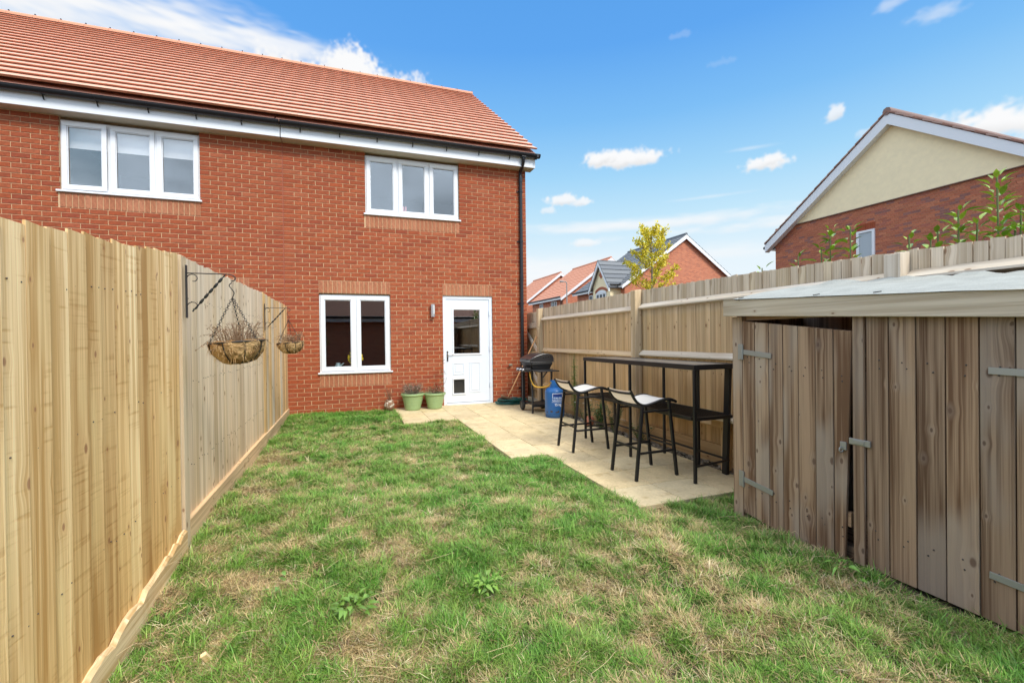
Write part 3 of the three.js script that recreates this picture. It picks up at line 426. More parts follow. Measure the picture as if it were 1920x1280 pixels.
// ------------------------------------------------------------------ right fence and gate
{
  const f = thing('wooden_fence', 'grey brown timber boundary fence on the right with its rails and posts facing the patio', 'fence'), r = rng(62), X = 3.535;
  const top = z => z < -8.05 ? 1.79 : 1.86 - .02 * Math.abs((z + 4.9) / 3.1) - (z > -3.4 ? .03 * (z + 3.4) / 2 : 0);
  const geos = [0, 1, 2, 3, 4, 5, 6].map(() => { const g = featherBoard(.0622, 1.72, .016, .011, r() * 3, r() * 3, r, q => q > .87 ? [.90, .84, .76] : q > .5 ? [.92, .74, .50] : [.90, .68, .42]); g.scale(-1, 1, 1); const idx = g.attributes.position; // mirror to face the garden
    for (const k of ['position', 'normal', 'uv', 'color']) { const a = g.attributes[k], n = a.itemSize; for (let i = 0; i < a.count; i += 3) for (let c = 0; c < n; c++) { const t = a.array[(i + 1) * n + c]; a.array[(i + 1) * n + c] = a.array[(i + 2) * n + c]; a.array[(i + 2) * n + c] = t; } } g.computeVertexNormals(); return g; });
  const postMat = woodMats(greyTex, [[.88, .76, .58]])[0], low = tinted([...greyMats, greyMats[0], greyMats[2]]);
  let k = 0; for (let z = -8.02; z < 1.6; z += .0705) { const m = part('board', geos[k++ % 7], pick(low, r), f); const y0 = .13 + (r() - .5) * .02 - (z > -4.9 ? .03 : 0); m.position.set(X - .016 + (r() - .5) * .003, y0, z); m.scale.y = (top(z) - y0 + (r() - .5) * .01) / 1.72; m.rotation.x = (r() - .5) * .004; }
  const rail = (za, zb, y, mat) => { const s = new THREE.Shape(); s.moveTo(0, 0); s.lineTo(-.058, .012); s.lineTo(-.058, .028); s.lineTo(0, .075); s.closePath(); const g = new THREE.ExtrudeGeometry(s, { depth: zb - za, bevelEnabled: false }); g.translate(X - .018, y, za); return part('rail', grain(g, 'z', r() * 2, r() * 2), mat, f); };
  const bays = [[-8.03, -5.01], [-4.91, -2.06], [-1.96, 1.0]];
  bays.forEach(([a, b], i) => { rail(a, b, 1.595 + (i ? .015 : 0), paleMats[0]); rail(a, b, 1.00 + (i ? .02 : 0), i ? paleMats[0] : paleMats[1]); rail(a, b, .34, tanMats[0]); part('gravel_board', grain(b2(X - .045, X - .02, -.1, i ? .17 : .13, a, b, .003), 'z', i * .3, .1), tanMats[3], f); });
  for (const [z, h] of [[-8.09, 1.83], [-4.96, 1.858], [-2.01, 1.798], [1.04, 1.78]]) { const g = b2(X - .125, X - .025, -.3, h, z - .05, z + .05, .006), p = g.attributes.position; for (let i = 0; i < p.count; i++) if (p.getY(i) > h - .02) p.setY(i, p.getY(i) + (p.getX(i) - (X - .125)) * .12); part('post', grain(g, 'y', r() * 2, .2), z < -4 ? postMat : greyMats[3], f); }
  // gate beside the house
  const g = thing('wooden_gate', 'narrow timber side gate with diagonal brace between house corner and fence', 'gate'); g.position.set(3.50, 0, -8.145);
  for (let i = 0; i < 11; i++) { const m = part('board', geos[i % 7], pick(low, r), g); m.position.set(.03, .05, -.04 - i * .082); m.scale.y = (1.74 + (r() - .5) * .008) / 1.72; }
  const gb = (y0, y1, z0, z1) => grain(b2(-.022, .012, y0, y1, z0, z1, .003), 'z', r(), r());
  part('rail', gb(1.47, 1.57, -.93, -.006), greyMats[3], g); part('rail', gb(.92, 1.0, -.84, -.08), tanMats[0], g); part('rail', gb(.24, .34, -.93, -.006), tanMats[3], g);
  part('stile', grain(b2(-.02, .011, .345, 1.465, -.08, -.006, .003), 'y', .3, .3), tanMats[2], g); part('stile', grain(b2(-.02, .011, .345, 1.465, -.93, -.85, .003), 'y', .8, .3), tanMats[2], g);
  part('brace', grain(bar([-.008, 1.44, -.80], [-.008, 1.0, -.12], .026, .075), 'y', .4, .6), greyMats[0], g); part('brace', grain(bar([-.008, .86, -.80], [-.008, .38, -.12], .026, .075), 'y', .4, .1), greyMats[0], g);
  part('post', grain(b2(-.06, .04, -.2, 1.86, -1.04, -.945, .004), 'y', .2, .9), tanMats[4], g);
  part('latch', [b2(-.038, -.022, 1.49, 1.53, -.12, -.01, .004), rod([-.045, 1.51, -.03], [-.022, 1.51, -.03], .010)], blackMetal, g);
}
// ------------------------------------------------------------------ shed
{
  const s = thing('garden_shed', 'low weathered timber garden shed with sagging double doors and pale felt roof at right', 'shed'), r = rng(70), X = 2.655;
  const Zl = -2.602, Zr = .15, tilt = z => -.052 * (z + 2.6);
  const shedDark = woodMats(shedTex, [[1.06, 1.03, .98], [.95, .92, .87], [1.15, 1.10, 1.03], [.90, .88, .86]], .8), zmm = woodMats(greyTex, [[.80, .76, .70]])[0], galv = phys(.36, .37, .355, .5, { metalness: .5 });
  part('corner_post', grain(b2(X - .012, X + .05, -.06, 1.40, Zl, -2.515, .003), 'y', .4, .2), shedMats[0], s);
  part('wall', [b2(X + .05, 3.33, -.02, 1.42, Zl, Zl + .02), b2(3.31, 3.33, -.02, 1.44, Zl + .02, Zr), b2(X + .05, 3.33, -.02, 1.40, Zr - .02, Zr)].map(q => grain(q, 'y', .1, .6)), shedMats[4], s);
  part('floor', grain(b2(X + .06, 3.31, -.02, .03, Zl + .02, Zr - .02), 'z'), shedMats[4], s);
  part('head_rail', grain(b2(X + .03, X + .06, 1.372, 1.42, Zl, Zr), 'z', .2, .2), shedMats[3], s);
  part('sill_rail', grain(b2(X + .035, X + .065, -.02, .05, Zl, Zr), 'z', .2, .2), shedMats[4], s);
  // left leaf has dropped and hangs out of square
  const dl = new THREE.Group(); dl.name = 'door'; dl.position.set(X, 0, -2.512); s.add(dl); dl.userData.label = 'sagging left door leaf, dropped at its free edge';
  const wl = [.105, .112, .106, .109, .113, .109, .108]; let z = .004;
  wl.forEach((w, i) => { const drop = -.085 * (z + w / 2) / .76, g = rbox(.018, 1.36, w - .0045, -.009, .69, w / 2, .0035), p = g.attributes.position; for (let k = 0; k < p.count; k++) { p.setY(k, p.getY(k) - .085 * (p.getZ(k)) / .76); if (i === 6 && p.getZ(k) > .05) p.setZ(k, p.getZ(k) - .05 * (1.37 - p.getY(k)) / 1.37); } const m = part('plank', grain(g, 'y', r() * 3, r() * 3), pick(shedMats, r), dl); m.position.set((r() - .5) * .004, drop + .085 * (w / 2) / .76 + .0, z); z += w; });
  part('ledge', [b2(.001, .03, 1.05, 1.13, .03, .74), b2(.001, .03, .18, .26, .03, .74)].map(q => grain(q, 'z')), shedMats[3], dl);
  dl.rotation.y = -.014;
  const hinge = (par, zp, y, dir, L, sl) => part('hinge', [b2(-.026, -.0185, y - .055, y + .055, zp - dir * .02 - .02, zp - dir * .02 + .02, .002), rod([-.026, y - .055, zp], [-.026, y + .055, zp], .007), (() => { const q = bar([-.0225, y, zp], [-.0225, y + sl, zp + dir * L], .006, .034); return q; })()], galv, par);
  hinge(dl, .012, 1.15, 1, .235, -.022); hinge(dl, .012, .245, 1, .24, -.026);
  part('hasp', [b2(-.028, -.019, .615, .66, .70, .735, .003), (() => { const t = new THREE.TorusGeometry(.014, .004, 6, 14); t.rotateX(0); t.translate(-.034, .615, .712); return t; })()], galv, dl);
  const dr = new THREE.Group(); dr.name = 'door'; dr.position.set(X, 0, -1.752); s.add(dr); dr.userData.label = 'right door leaf of wide upright planks';
  let q0 = .006; for (const [i, w] of [.062, .112, .121, .118, .122, .118, .122, .115, .12, .118, .12].entries()) { const g = rbox(.019, 1.372, w - .004, -.0095 - (i === 0 ? .014 : 0), .0 + .686, w / 2, .0035); const m = part('plank', grain(g, 'y', r() * 3, r() * 3), pick(shedDark, r), dr); m.position.set((r() - .5) * .003, 0, q0); q0 += w; }
  part('ledge', [b2(.001, .03, 1.06, 1.14, .05, 1.2), b2(.001, .03, .16, .24, .05, 1.2)].map(q => grain(q, 'z')), shedMats[3], dr);
  part('hasp', [b2(-.036, -.0235, .655, .69, -.012, .098, .003), b2(-.041, -.0365, .662, .683, .012, .07, .002)], galv, dr);
  for (const [y, sl] of [[1.10, .012], [.205, .02]]) part('hinge', [bar([-.0225, y, .575], [-.0225, y - sl, .98], .006, .03), b2(-.026, -.0195, y - .06, y + .05, .98, 1.02, .002)], galv, dr);
  const scr = []; { let a = 0; for (const w of wl) { for (const y of [1.11, 1.07, .24, .20]) scr.push(new THREE.SphereGeometry(.0042, 6, 4).translate(X - .0185 - (a + .05) * .014, y - .085 * a / .76 + (r() - .5) * .02, -2.512 + a + w * (.35 + .3 * r()))); a += w; } a = .07; for (let i = 0; i < 9; i++) { for (const y of [1.12, 1.08, .22, .18]) scr.push(new THREE.SphereGeometry(.0042, 6, 4).translate(X - .0195, y + (r() - .5) * .02, -1.752 + a + .118 * (.35 + .3 * r()))); a += .118; } } part('screws', scr, std(.07, .06, .055, .6), s).userData.kind = 'stuff';
  part('end_plank', grain(b2(X - .012, X + .03, -.02, 1.39, -1.742 + q0 + .004, Zr, .003), 'y', .5, .5), shedMats[1], s);
  // fascia, roof deck and mineral felt
  const fg = b2(2.588, 2.612, 1.408, 1.524, Zl - .03, Zr + .05, .004); { const p = fg.attributes.position; for (let i = 0; i < p.count; i++) p.setY(i, p.getY(i) + tilt(p.getZ(i))); }
  part('fascia', grain(fg, 'z', .3, .15), zmm, s);
  const deck = b2(2.60, 3.40, 1.50, 1.516, Zl - .02, Zr + .04); { const p = deck.attributes.position; for (let i = 0; i < p.count; i++) p.setY(i, p.getY(i) + tilt(p.getZ(i)) + (p.getX(i) - 2.6) * .16); } part('roof_deck', grain(deck, 'z', .3, .15), shedMats[3], s);
  const ft = dataTex(512, 512, (u, v) => { const a = tiledNoise(u, v, 150, 150, 2, 3), b = tiledNoise(u, v, 5, 5, 3, 19); const k = .72 + .5 * (a - .3) * .9 + .25 * (b - .5); return [.42 * k, .44 * k, .41 * k]; }, true);
  const pg = new THREE.PlaneGeometry(1, 1, 24, 60); { const p = pg.attributes.position, uv = pg.attributes.uv; for (let i = 0; i < p.count; i++) { const u = p.getX(i) + .5, v = p.getY(i) + .5, x = lerp(2.578, 3.42, u), zz = lerp(Zl - .035, Zr + .06, v); let y = 1.527 + tilt(zz) + (x - 2.6) * .16 + (fbm2(x * 4, zz * 3, 3) - .5) * .022 * sstep(0, .12, u) + (fbm2(zz * 3.1, 2, 2) - .5) * .012 * (1 - sstep(0, .1, u)); if (u > .93) y += (fbm2(zz * 5, 7, 3) - .42) * .10 * (u - .93) / .07; p.setXYZ(i, x, y, zz); uv.setXY(i, x / .5, zz / .5); } }
  pg.computeVertexNormals(); part('roofing_felt', pg, new THREE.MeshStandardMaterial({ map: ft, roughness: .95, side: THREE.DoubleSide }), s);
  const nm = std(.05, .05, .05, .6); for (const zz of [-1.95, -1.62, -2.5]) part('staple', rod([2.60, 1.533 + tilt(zz) + .002, zz], [2.607, 1.536 + tilt(zz) + .002, zz + .035], .003, 6), nm, s);
}
// ------------------------------------------------------------------ bar table
{
  const t = thing('bar_table', 'long black metal outdoor bar table with slim legs and mesh shelf beside the right fence', 'bar table'), x0 = 2.765, x1 = 3.225, z0 = -5.10, z1 = -3.135, H = 1.02;
  part('table_top', [b2(x0 + .03, x1 - .03, H - .012, H - .004, z0 + .03, z1 - .03)], phys(.10, .10, .10, .35, { clearcoat: .6, clearcoatRoughness: .2 }), t);
  part('top_frame', [b2(x0, x0 + .03, H - .045, H, z0, z1, .004), b2(x1 - .03, x1, H - .045, H, z0, z1, .004), b2(x0 + .03, x1 - .03, H - .045, H, z0, z0 + .03, .004), b2(x0 + .03, x1 - .03, H - .045, H, z1 - .03, z1, .004)], blackMetal, t);
  for (const [x, z] of [[x0 + .016, z1 - .018], [x0 + .016, -4.11], [x0 + .016, z0 + .018], [x1 - .02, -4.10], [x1 - .02, z0 + .02], [x1 - .016, -3.59]]) part('leg', bar([x, 0, z], [x, H - .046, z], .026, .026), blackMetal, t);
  part('leg', bar([x1 - .0, 0, z1 - .135], [x1 - .02, H - .046, z1 - .07], .034, .060), blackMetal, t);
  const sy = .565; part('shelf_frame', [b2(x0 + .005, x0 + .027, sy - .03, sy, z0 + .04, z1 - .05, .003), b2(x1 - .03, x1 - .008, sy - .03, sy, z0 + .04, z1 - .05, .003), b2(x0 + .034, x1 - .03, sy - .03, sy, z1 - .034, z1 - .012, .003), b2(x0 + .03, x1 - .03, sy - .03, sy, z0 + .012, z0 + .034, .003), b2(x0 + .03, x1 - .03, sy - .028, sy - .004, -4.12, -4.10, .003)], blackMetal, t);
  const wires = []; for (let z = z0 + .05; z < z1 - .04; z += .022) wires.push(box(x1 - x0 - .06, .005, .006, (x0 + x1) / 2, sy - .009, z)); for (let x = x0 + .045; x < x1 - .04; x += .022) wires.push(box(.006, .005, z1 - z0 - .1, x, sy - .014, (z0 + z1) / 2));
  const mesh = part('shelf_mesh', wires, blackMetal, t); mesh.userData.kind = 'stuff';
  part('stretcher', [bar([x0 + .03, .145, z1 - .02], [x1 - .01, .145, z1 - .08], .018, .018)], blackMetal, t);
  part('stretcher', bar([x1 - .02, .15, z0 + .03], [x1 - .02, .15, z1 - .10], .018, .018), blackMetal, t);
  part('stretcher', bar([x0 + .03, .15, z0 + .02], [x1 - .03, .15, z0 + .02], .018, .018), blackMetal, t);
}
// ------------------------------------------------------------------ bar stools
{
  const sling = (() => { const t = dataTex(128, 128, (u, v, i, j) => { const w = (i + j) % 4 < 2 ? 1 : .9; return [.80 * w, .775 * w, .73 * w]; }, true); t.repeat.set(1, 1); const m = new THREE.MeshPhysicalMaterial({ map: t, roughness: .8, transmission: .35, thickness: 0, side: THREE.DoubleSide }); return m; })();
  const beige = phys(.86, .72, .57, .9, { transmission: .5, thickness: 0, side: THREE.DoubleSide });
  const prof = [[-.245, .790], [-.226, .752], [-.192, .702], [-.15, .670], [-.10, .656], [-.02, .668], [.06, .688], [.13, .699], [.19, .695], [.25, .670]];
  const sheet = (pts, z0, z1, dy) => { const c = new THREE.CatmullRomCurve3(pts.map(p => V(p[0], p[1] + dy, 0))), n = 24, pos = [], idx = [], uv = []; for (let i = 0; i <= n; i++) { const p = c.getPoint(i / n); for (let k = 0; k <= 4; k++) { const w = k / 4; pos.push(p.x, p.y - Math.sin(w * Math.PI) * .008, lerp(z0, z1, w)); uv.push(i * .8, w * 8); } } for (let i = 0; i < n; i++) for (let k = 0; k < 4; k++) { const a = i * 5 + k; idx.push(a, a + 1, a + 5, a + 1, a + 6, a + 5); } const g = new THREE.BufferGeometry(); g.setAttribute('position', new THREE.Float32BufferAttribute(pos, 3)); g.setAttribute('uv', new THREE.Float32BufferAttribute(uv, 2)); g.setIndex(idx); g.computeVertexNormals(); return g; };
  function stool(label) {
    const s = thing('bar_stool', label, 'bar stool', 'bar stools drawn up to the bar table'), W = .175;
    for (const d of [-1, 1]) part('side_rail', tube(prof.map(p => [p[0], p[1], d * W]), .0135, 36, 8), blackMetal, s);
    part('seat', sheet(prof.slice(3, 10), -W + .008, W - .008, .006), sling, s); part('backrest', sheet(prof.slice(0, 4), -W + .008, W - .008, .004), beige, s);
    part('back_bar', tube([[-.236, .770, -W], [-.244, .766, -W / 2], [-.246, .764, 0], [-.244, .766, W / 2], [-.236, .770, W]], .011, 16, 8), blackMetal, s);
    part('cross_bar', [rod([.235, .676, -W], [.235, .676, W], .010), rod([-.13, .640, -W], [-.13, .640, W], .010)], blackMetal, s);
    for (const d of [-1, 1]) { part('leg', bar([-.205, 0, d * (W + .012)], [-.125, .652, d * W], .027, .027), blackMetal, s); part('leg', bar([.245, 0, d * (W + .005)], [.165, .698, d * W], .027, .027), blackMetal, s); }
    for (const d of [-1, 1]) { part('stretcher', bar([-.178, .235, d * W], [.216, .235, d * W], .020, .020), blackMetal, s); part('stretcher', bar([-.13, .60, d * W], [.175, .60, d * W], .018, .018), blackMetal, s); }
    part('footrest', bar([-.168, .275, -W], [-.168, .275, W], .018, .018), blackMetal, s); part('footrest', bar([.212, .275, -W], [.212, .275, W], .018, .018), blackMetal, s);
    return s;
  }
  const a = stool('black framed bar stool with white sling seat, the one nearer the blue gas bottle'); a.position.set(2.505, 0, -4.68);
  const b = a.clone(); b.name = numbered('bar_stool'); scene.add(b); b.position.set(2.55, 0, -3.585); b.rotation.y = .03;
  b.userData = { ...a.userData, label: 'black framed bar stool with white sling seat, the one nearer the shed and camera' };
}
// ------------------------------------------------------------------ barbecue, gas bottle, hose, broom
{
  const q = thing('gas_barbecue', 'black gas barbecue on a wheeled trolley in the corner by the house downpipe', 'barbecue'); q.position.set(3.06, 0, -7.32);
  const m = phys(.018, .018, .020, .45), sheen = phys(.03, .03, .033, .28);
  part('firebox', (() => { const g = new RoundedBoxGeometry(.40, .12, .50, 3, .03); const p = g.attributes.position; for (let i = 0; i < p.count; i++) { const k = p.getY(i) < 0 ? .88 : 1; p.setX(i, p.getX(i) * k); p.setZ(i, p.getZ(i) * k); } g.computeVertexNormals(); g.translate(0, .80, 0); return g; })(), m, q);
  const hs = new THREE.Shape(); hs.moveTo(-.205, 0); hs.lineTo(.205, 0); hs.lineTo(.205, .05); hs.quadraticCurveTo(.20, .115, .12, .125); hs.quadraticCurveTo(.03, .132, -.06, .105); hs.quadraticCurveTo(-.17, .07, -.205, .035); hs.closePath();
  const hg = new THREE.ExtrudeGeometry(hs, { depth: .46, bevelEnabled: true, bevelThickness: .022, bevelSize: .012, bevelSegments: 3 }); hg.translate(0, .868, -.23); const lid = part('lid', hg, sheen, q);
  part('lid_rim', b2(-.222, .222, .858, .869, -.262, .262, .004), phys(.12, .12, .125, .3, { metalness: .6 }), lid);
  part('lid_handle', [rod([-.235, .905, -.14], [-.235, .905, .14], .011), rod([-.20, .905, -.13], [-.235, .905, -.13], .008), rod([-.20, .905, .13], [-.235, .905, .13], .008)], m, lid);
  for (let i = 0; i < 4; i++) part('vent', box(.024, .012, .003, .02 + i * .045, .93 + i * .008, .2535), std(.002, .002, .002, .9), lid);
  const cp = part('control_panel', b2(-.30, -.20, .70, .765, -.20, .24, .012), m, q); for (const z of [-.10, .03, .16]) part('knob', rod([-.30, .733, z], [-.33, .733, z], .022, 14), phys(.30, .31, .34, .25, { metalness: .7 }), cp);
  part('shelf', b2(-.18, .20, .712, .73, .25, .50, .006), m, q); part('shelf', b2(-.18, .20, .712, .73, -.50, -.25, .006), m, q);
  part('top_frame', [b2(-.20, .20, .715, .738, -.25, .25, .004)], m, q); part('shelf_bracket', [bar([.17, .70, .26], [.17, .60, .26], .02, .02), bar([.0, .71, .44], [.0, .60, .26], .018, .018)], m, q);
  for (const [x, z] of [[-.17, .215], [.18, .215], [.18, -.20]]) part('leg', bar([x, 0, z], [x, .715, z], .028, .028), m, q);
  part('leg', bar([-.165, .10, -.215], [-.165, .715, -.215], .05, .034), m, q);
  for (const x of [-.19, .20]) { const w = part('wheel', (() => { const g = new THREE.TorusGeometry(.062, .026, 10, 22); g.rotateY(Math.PI / 2); g.translate(x, .088, -.21); return g; })(), std(.02, .02, .02, .8), q); part('hub', rod([x - .02, .088, -.21], [x + .02, .088, -.21], .045, 16), m, w); }
  part('bottom_shelf', [b2(-.16, .17, .13, .145, -.20, .20, .004), b2(-.17, .18, .10, .129, .19, .21, .003), b2(-.17, .18, .10, .129, -.21, -.19, .003)], m, q);
  const bt = thing('gas_bottle', 'blue steel gas bottle with white lettering standing behind the first bar stool', 'gas bottle'); bt.position.set(3.09, 0, -6.66);
  const blue = phys(.010, .115, .36, .42, { clearcoat: .2 });
  part('body', lathe([[0, .035], [.12, .03], [.148, .05], [.156, .075], [.156, .295], [.159, .30], [.159, .308], [.156, .313], [.156, .40], [.150, .425], [.132, .452], [.10, .472], [.07, .48], [0, .482]], 40), blue, bt);
  part('foot_ring', lathe([[.135, 0], [.146, 0], [.150, .035], [.148, .05], [.137, .045]], 40), std(.02, .09, .24, .6), bt);
  part('collar', (() => { const g = lathe([[.068, .47], [.075, .47], [.072, .585], [.064, .585], [.068, .47]], 32); return g; })(), blue, bt);
  part('valve', [rod([0, .48, 0], [0, .555, 0], .018, 12), rod([0, .545, 0], [-.085, .55, .02], .017, 12), rod([0, .555, 0], [0, .578, 0], .028, 12)], phys(.4, .33, .16, .4, { metalness: .8 }), bt);
  const cv = document.createElement('canvas'); cv.width = 512; cv.height = 512; const c = cv.getContext('2d'); c.fillStyle = '#1f5fa6'; c.fillRect(0, 0, 512, 512); c.strokeStyle = '#e9eef4'; c.lineWidth = 16; c.strokeRect(40, 40, 430, 240); c.fillStyle = '#16337c'; c.fillRect(52, 52, 406, 84); c.fillStyle = '#f2f5f8'; c.font = 'bold 112px sans-serif'; c.textAlign = 'center'; c.fillText('CALOR', 255, 248, 400); c.fillStyle = '#1f5fa6'; c.fillRect(0, 300, 512, 212); c.fillStyle = '#e9eef4'; c.fillRect(0, 326, 512, 10); c.font = 'bold 120px sans-serif'; c.fillText('15 kg', 260, 460, 330);
  const ct = new THREE.CanvasTexture(cv); ct.colorSpace = THREE.SRGBColorSpace;
  const lab = new THREE.CylinderGeometry(.1583, .1583, .235, 24, 1, true, -.72, 1.25); lab.translate(0, .29, 0); part('label', lab, phys(1, 1, 1, .45, { map: ct }), bt);
  for (let i = 0; i < 7; i++) { const a = -1.4 + i * .42 + (i % 3) * .1; part('rust_mark', (() => { const g = new THREE.CylinderGeometry(.1572, .1572, .018 + (i % 2) * .008, 6, 1, true, a, .18 + (i % 3) * .06); g.translate(0, .095 + (i % 2) * .012, 0); return g; })(), std(.07, .055, .045, .9), bt); }
  const gh = thing('gas_hose', 'yellow rubber gas hose looping from the barbecue to the blue gas bottle', 'hose');
  part('tube', tube([[2.86, .72, -7.16], [2.87, .58, -7.12], [2.90, .47, -7.05], [2.97, .455, -6.92], [3.02, .50, -6.72], [3.01, .548, -6.645]], .0115, 40, 8), std(.80, .47, .06, .5), gh); part('nut', rod([3.01, .546, -6.642], [3.035, .55, -6.65], .017, 8), phys(.5, .42, .2, .4, { metalness: .8 }), gh);
  const ho = thing('garden_hose', 'coiled green garden hose lying by the wall right of the white door', 'hose'), r = rng(15), pts = []; for (let i = 0; i < 150; i++) { const a = i * .42, R = .19 + .07 * Math.sin(i * .37) + (r() - .5) * .03; pts.push([2.95 + Math.cos(a) * R * 1.25, .016 + (i / 150) * .085 + r() * .012, -8.33 + Math.sin(a) * R * .72]); }
  for (const p of [[3.2, .08, -8.3], [3.3, .04, -8.2], [3.33, .02, -8.0], [3.30, .02, -7.85]]) pts.push(p);
  part('coil', tube(pts, .0095, 900, 6), phys(.008, .11, .10, .35), ho); part('connector', rod([3.30, .02, -7.85], [3.295, .022, -7.79], .015, 10), std(.8, .5, .05, .5), ho);
  const br = thing('broom', 'garden broom with a pale wooden handle leaning behind the barbecue by the gate', 'broom'); part('handle', rod([2.86, .14, -8.28], [3.40, 1.30, -8.12], .0115, 10), std(.62, .33, .15, .6), br);
  part('head', (() => { const g = new RoundedBoxGeometry(.28, .045, .06, 2, .012); g.rotateZ(-.35); g.translate(2.85, .125, -8.27); return g; })(), std(.22, .13, .07, .7), br);
  const brs = []; for (let i = 0; i < 60; i++) { const u = (i % 15) / 15 - .5, w = Math.floor(i / 15) / 4 - .4; brs.push(rod([2.85 + u * .25, .11 - u * .09, -8.27 + w * .05], [2.85 + u * .29, .02 - u * .06, -8.27 + w * .09], .003, 4)); } const bm = part('bristles', brs, std(.10, .08, .06, .9), br); bm.userData.kind = 'stuff';
  const bx = thing('wooden_bench', 'end of a small plain timber bench by the fence behind the near bar table leg', 'bench');
  part('seat', grain(b2(3.23, 3.40, .475, .50, -3.62, -3.10, .004), 'z', .2, .2), paleMats[0], bx); part('leg', grain(b2(3.30, 3.37, 0, .474, -3.40, -3.33, .004), 'y', .1, .4), tanMats[0], bx); part('leg', grain(b2(3.30, 3.37, 0, .474, -3.20, -3.13, .004), 'y', .5, .4), tanMats[0], bx); part('apron', grain(b2(3.375, 3.395, .38, .474, -3.6, -3.12, .002), 'z', .4, .4), tanMats[1], bx);
}
// ------------------------------------------------------------------ pots and plants
const leafMat = (r, g, b, o = {}) => { const m = new THREE.MeshPhysicalMaterial({ roughness: .5, transmission: .25, thickness: 0, side: THREE.DoubleSide, ...o }); m.color.setRGB(r, g, b); return m; };
function leafGeo(L, W, bend, fold = .25) { // a pointed leaf lying along +x with a crease and a droop
  const n = 5, pos = [], idx = []; for (let i = 0; i <= n; i++) { const t = i / n, w = W * Math.sin(Math.PI * Math.pow(t, .8)) * (1 - .15 * t) + .0004, x = L * t, y = -bend * L * t * t; pos.push(x, y + w * fold, -w / 2, x, y, 0, x, y + w * fold, w / 2); } for (let i = 0; i < n; i++) for (const k of [0, 1]) { const a = i * 3 + k; idx.push(a, a + 1, a + 3, a + 1, a + 4, a + 3); }
  const g = new THREE.BufferGeometry(); g.setAttribute('position', new THREE.Float32BufferAttribute(pos, 3)); g.setAttribute('uv', new THREE.Float32BufferAttribute(pos.flatMap((v, i) => i % 3 ? [] : [pos[i] / L, pos[i + 2] / W + .5]), 2)); g.setIndex(idx); g.computeVertexNormals(); return g;
}
function put(g, p, yaw, pitch, roll = 0, s = 1) { const q = g.clone(); q.applyMatrix4(new THREE.Matrix4().compose(V(...p), new THREE.Quaternion().setFromEuler(new THREE.Euler(roll, yaw, pitch, 'YZX')), V(s, s, s))); return q; }
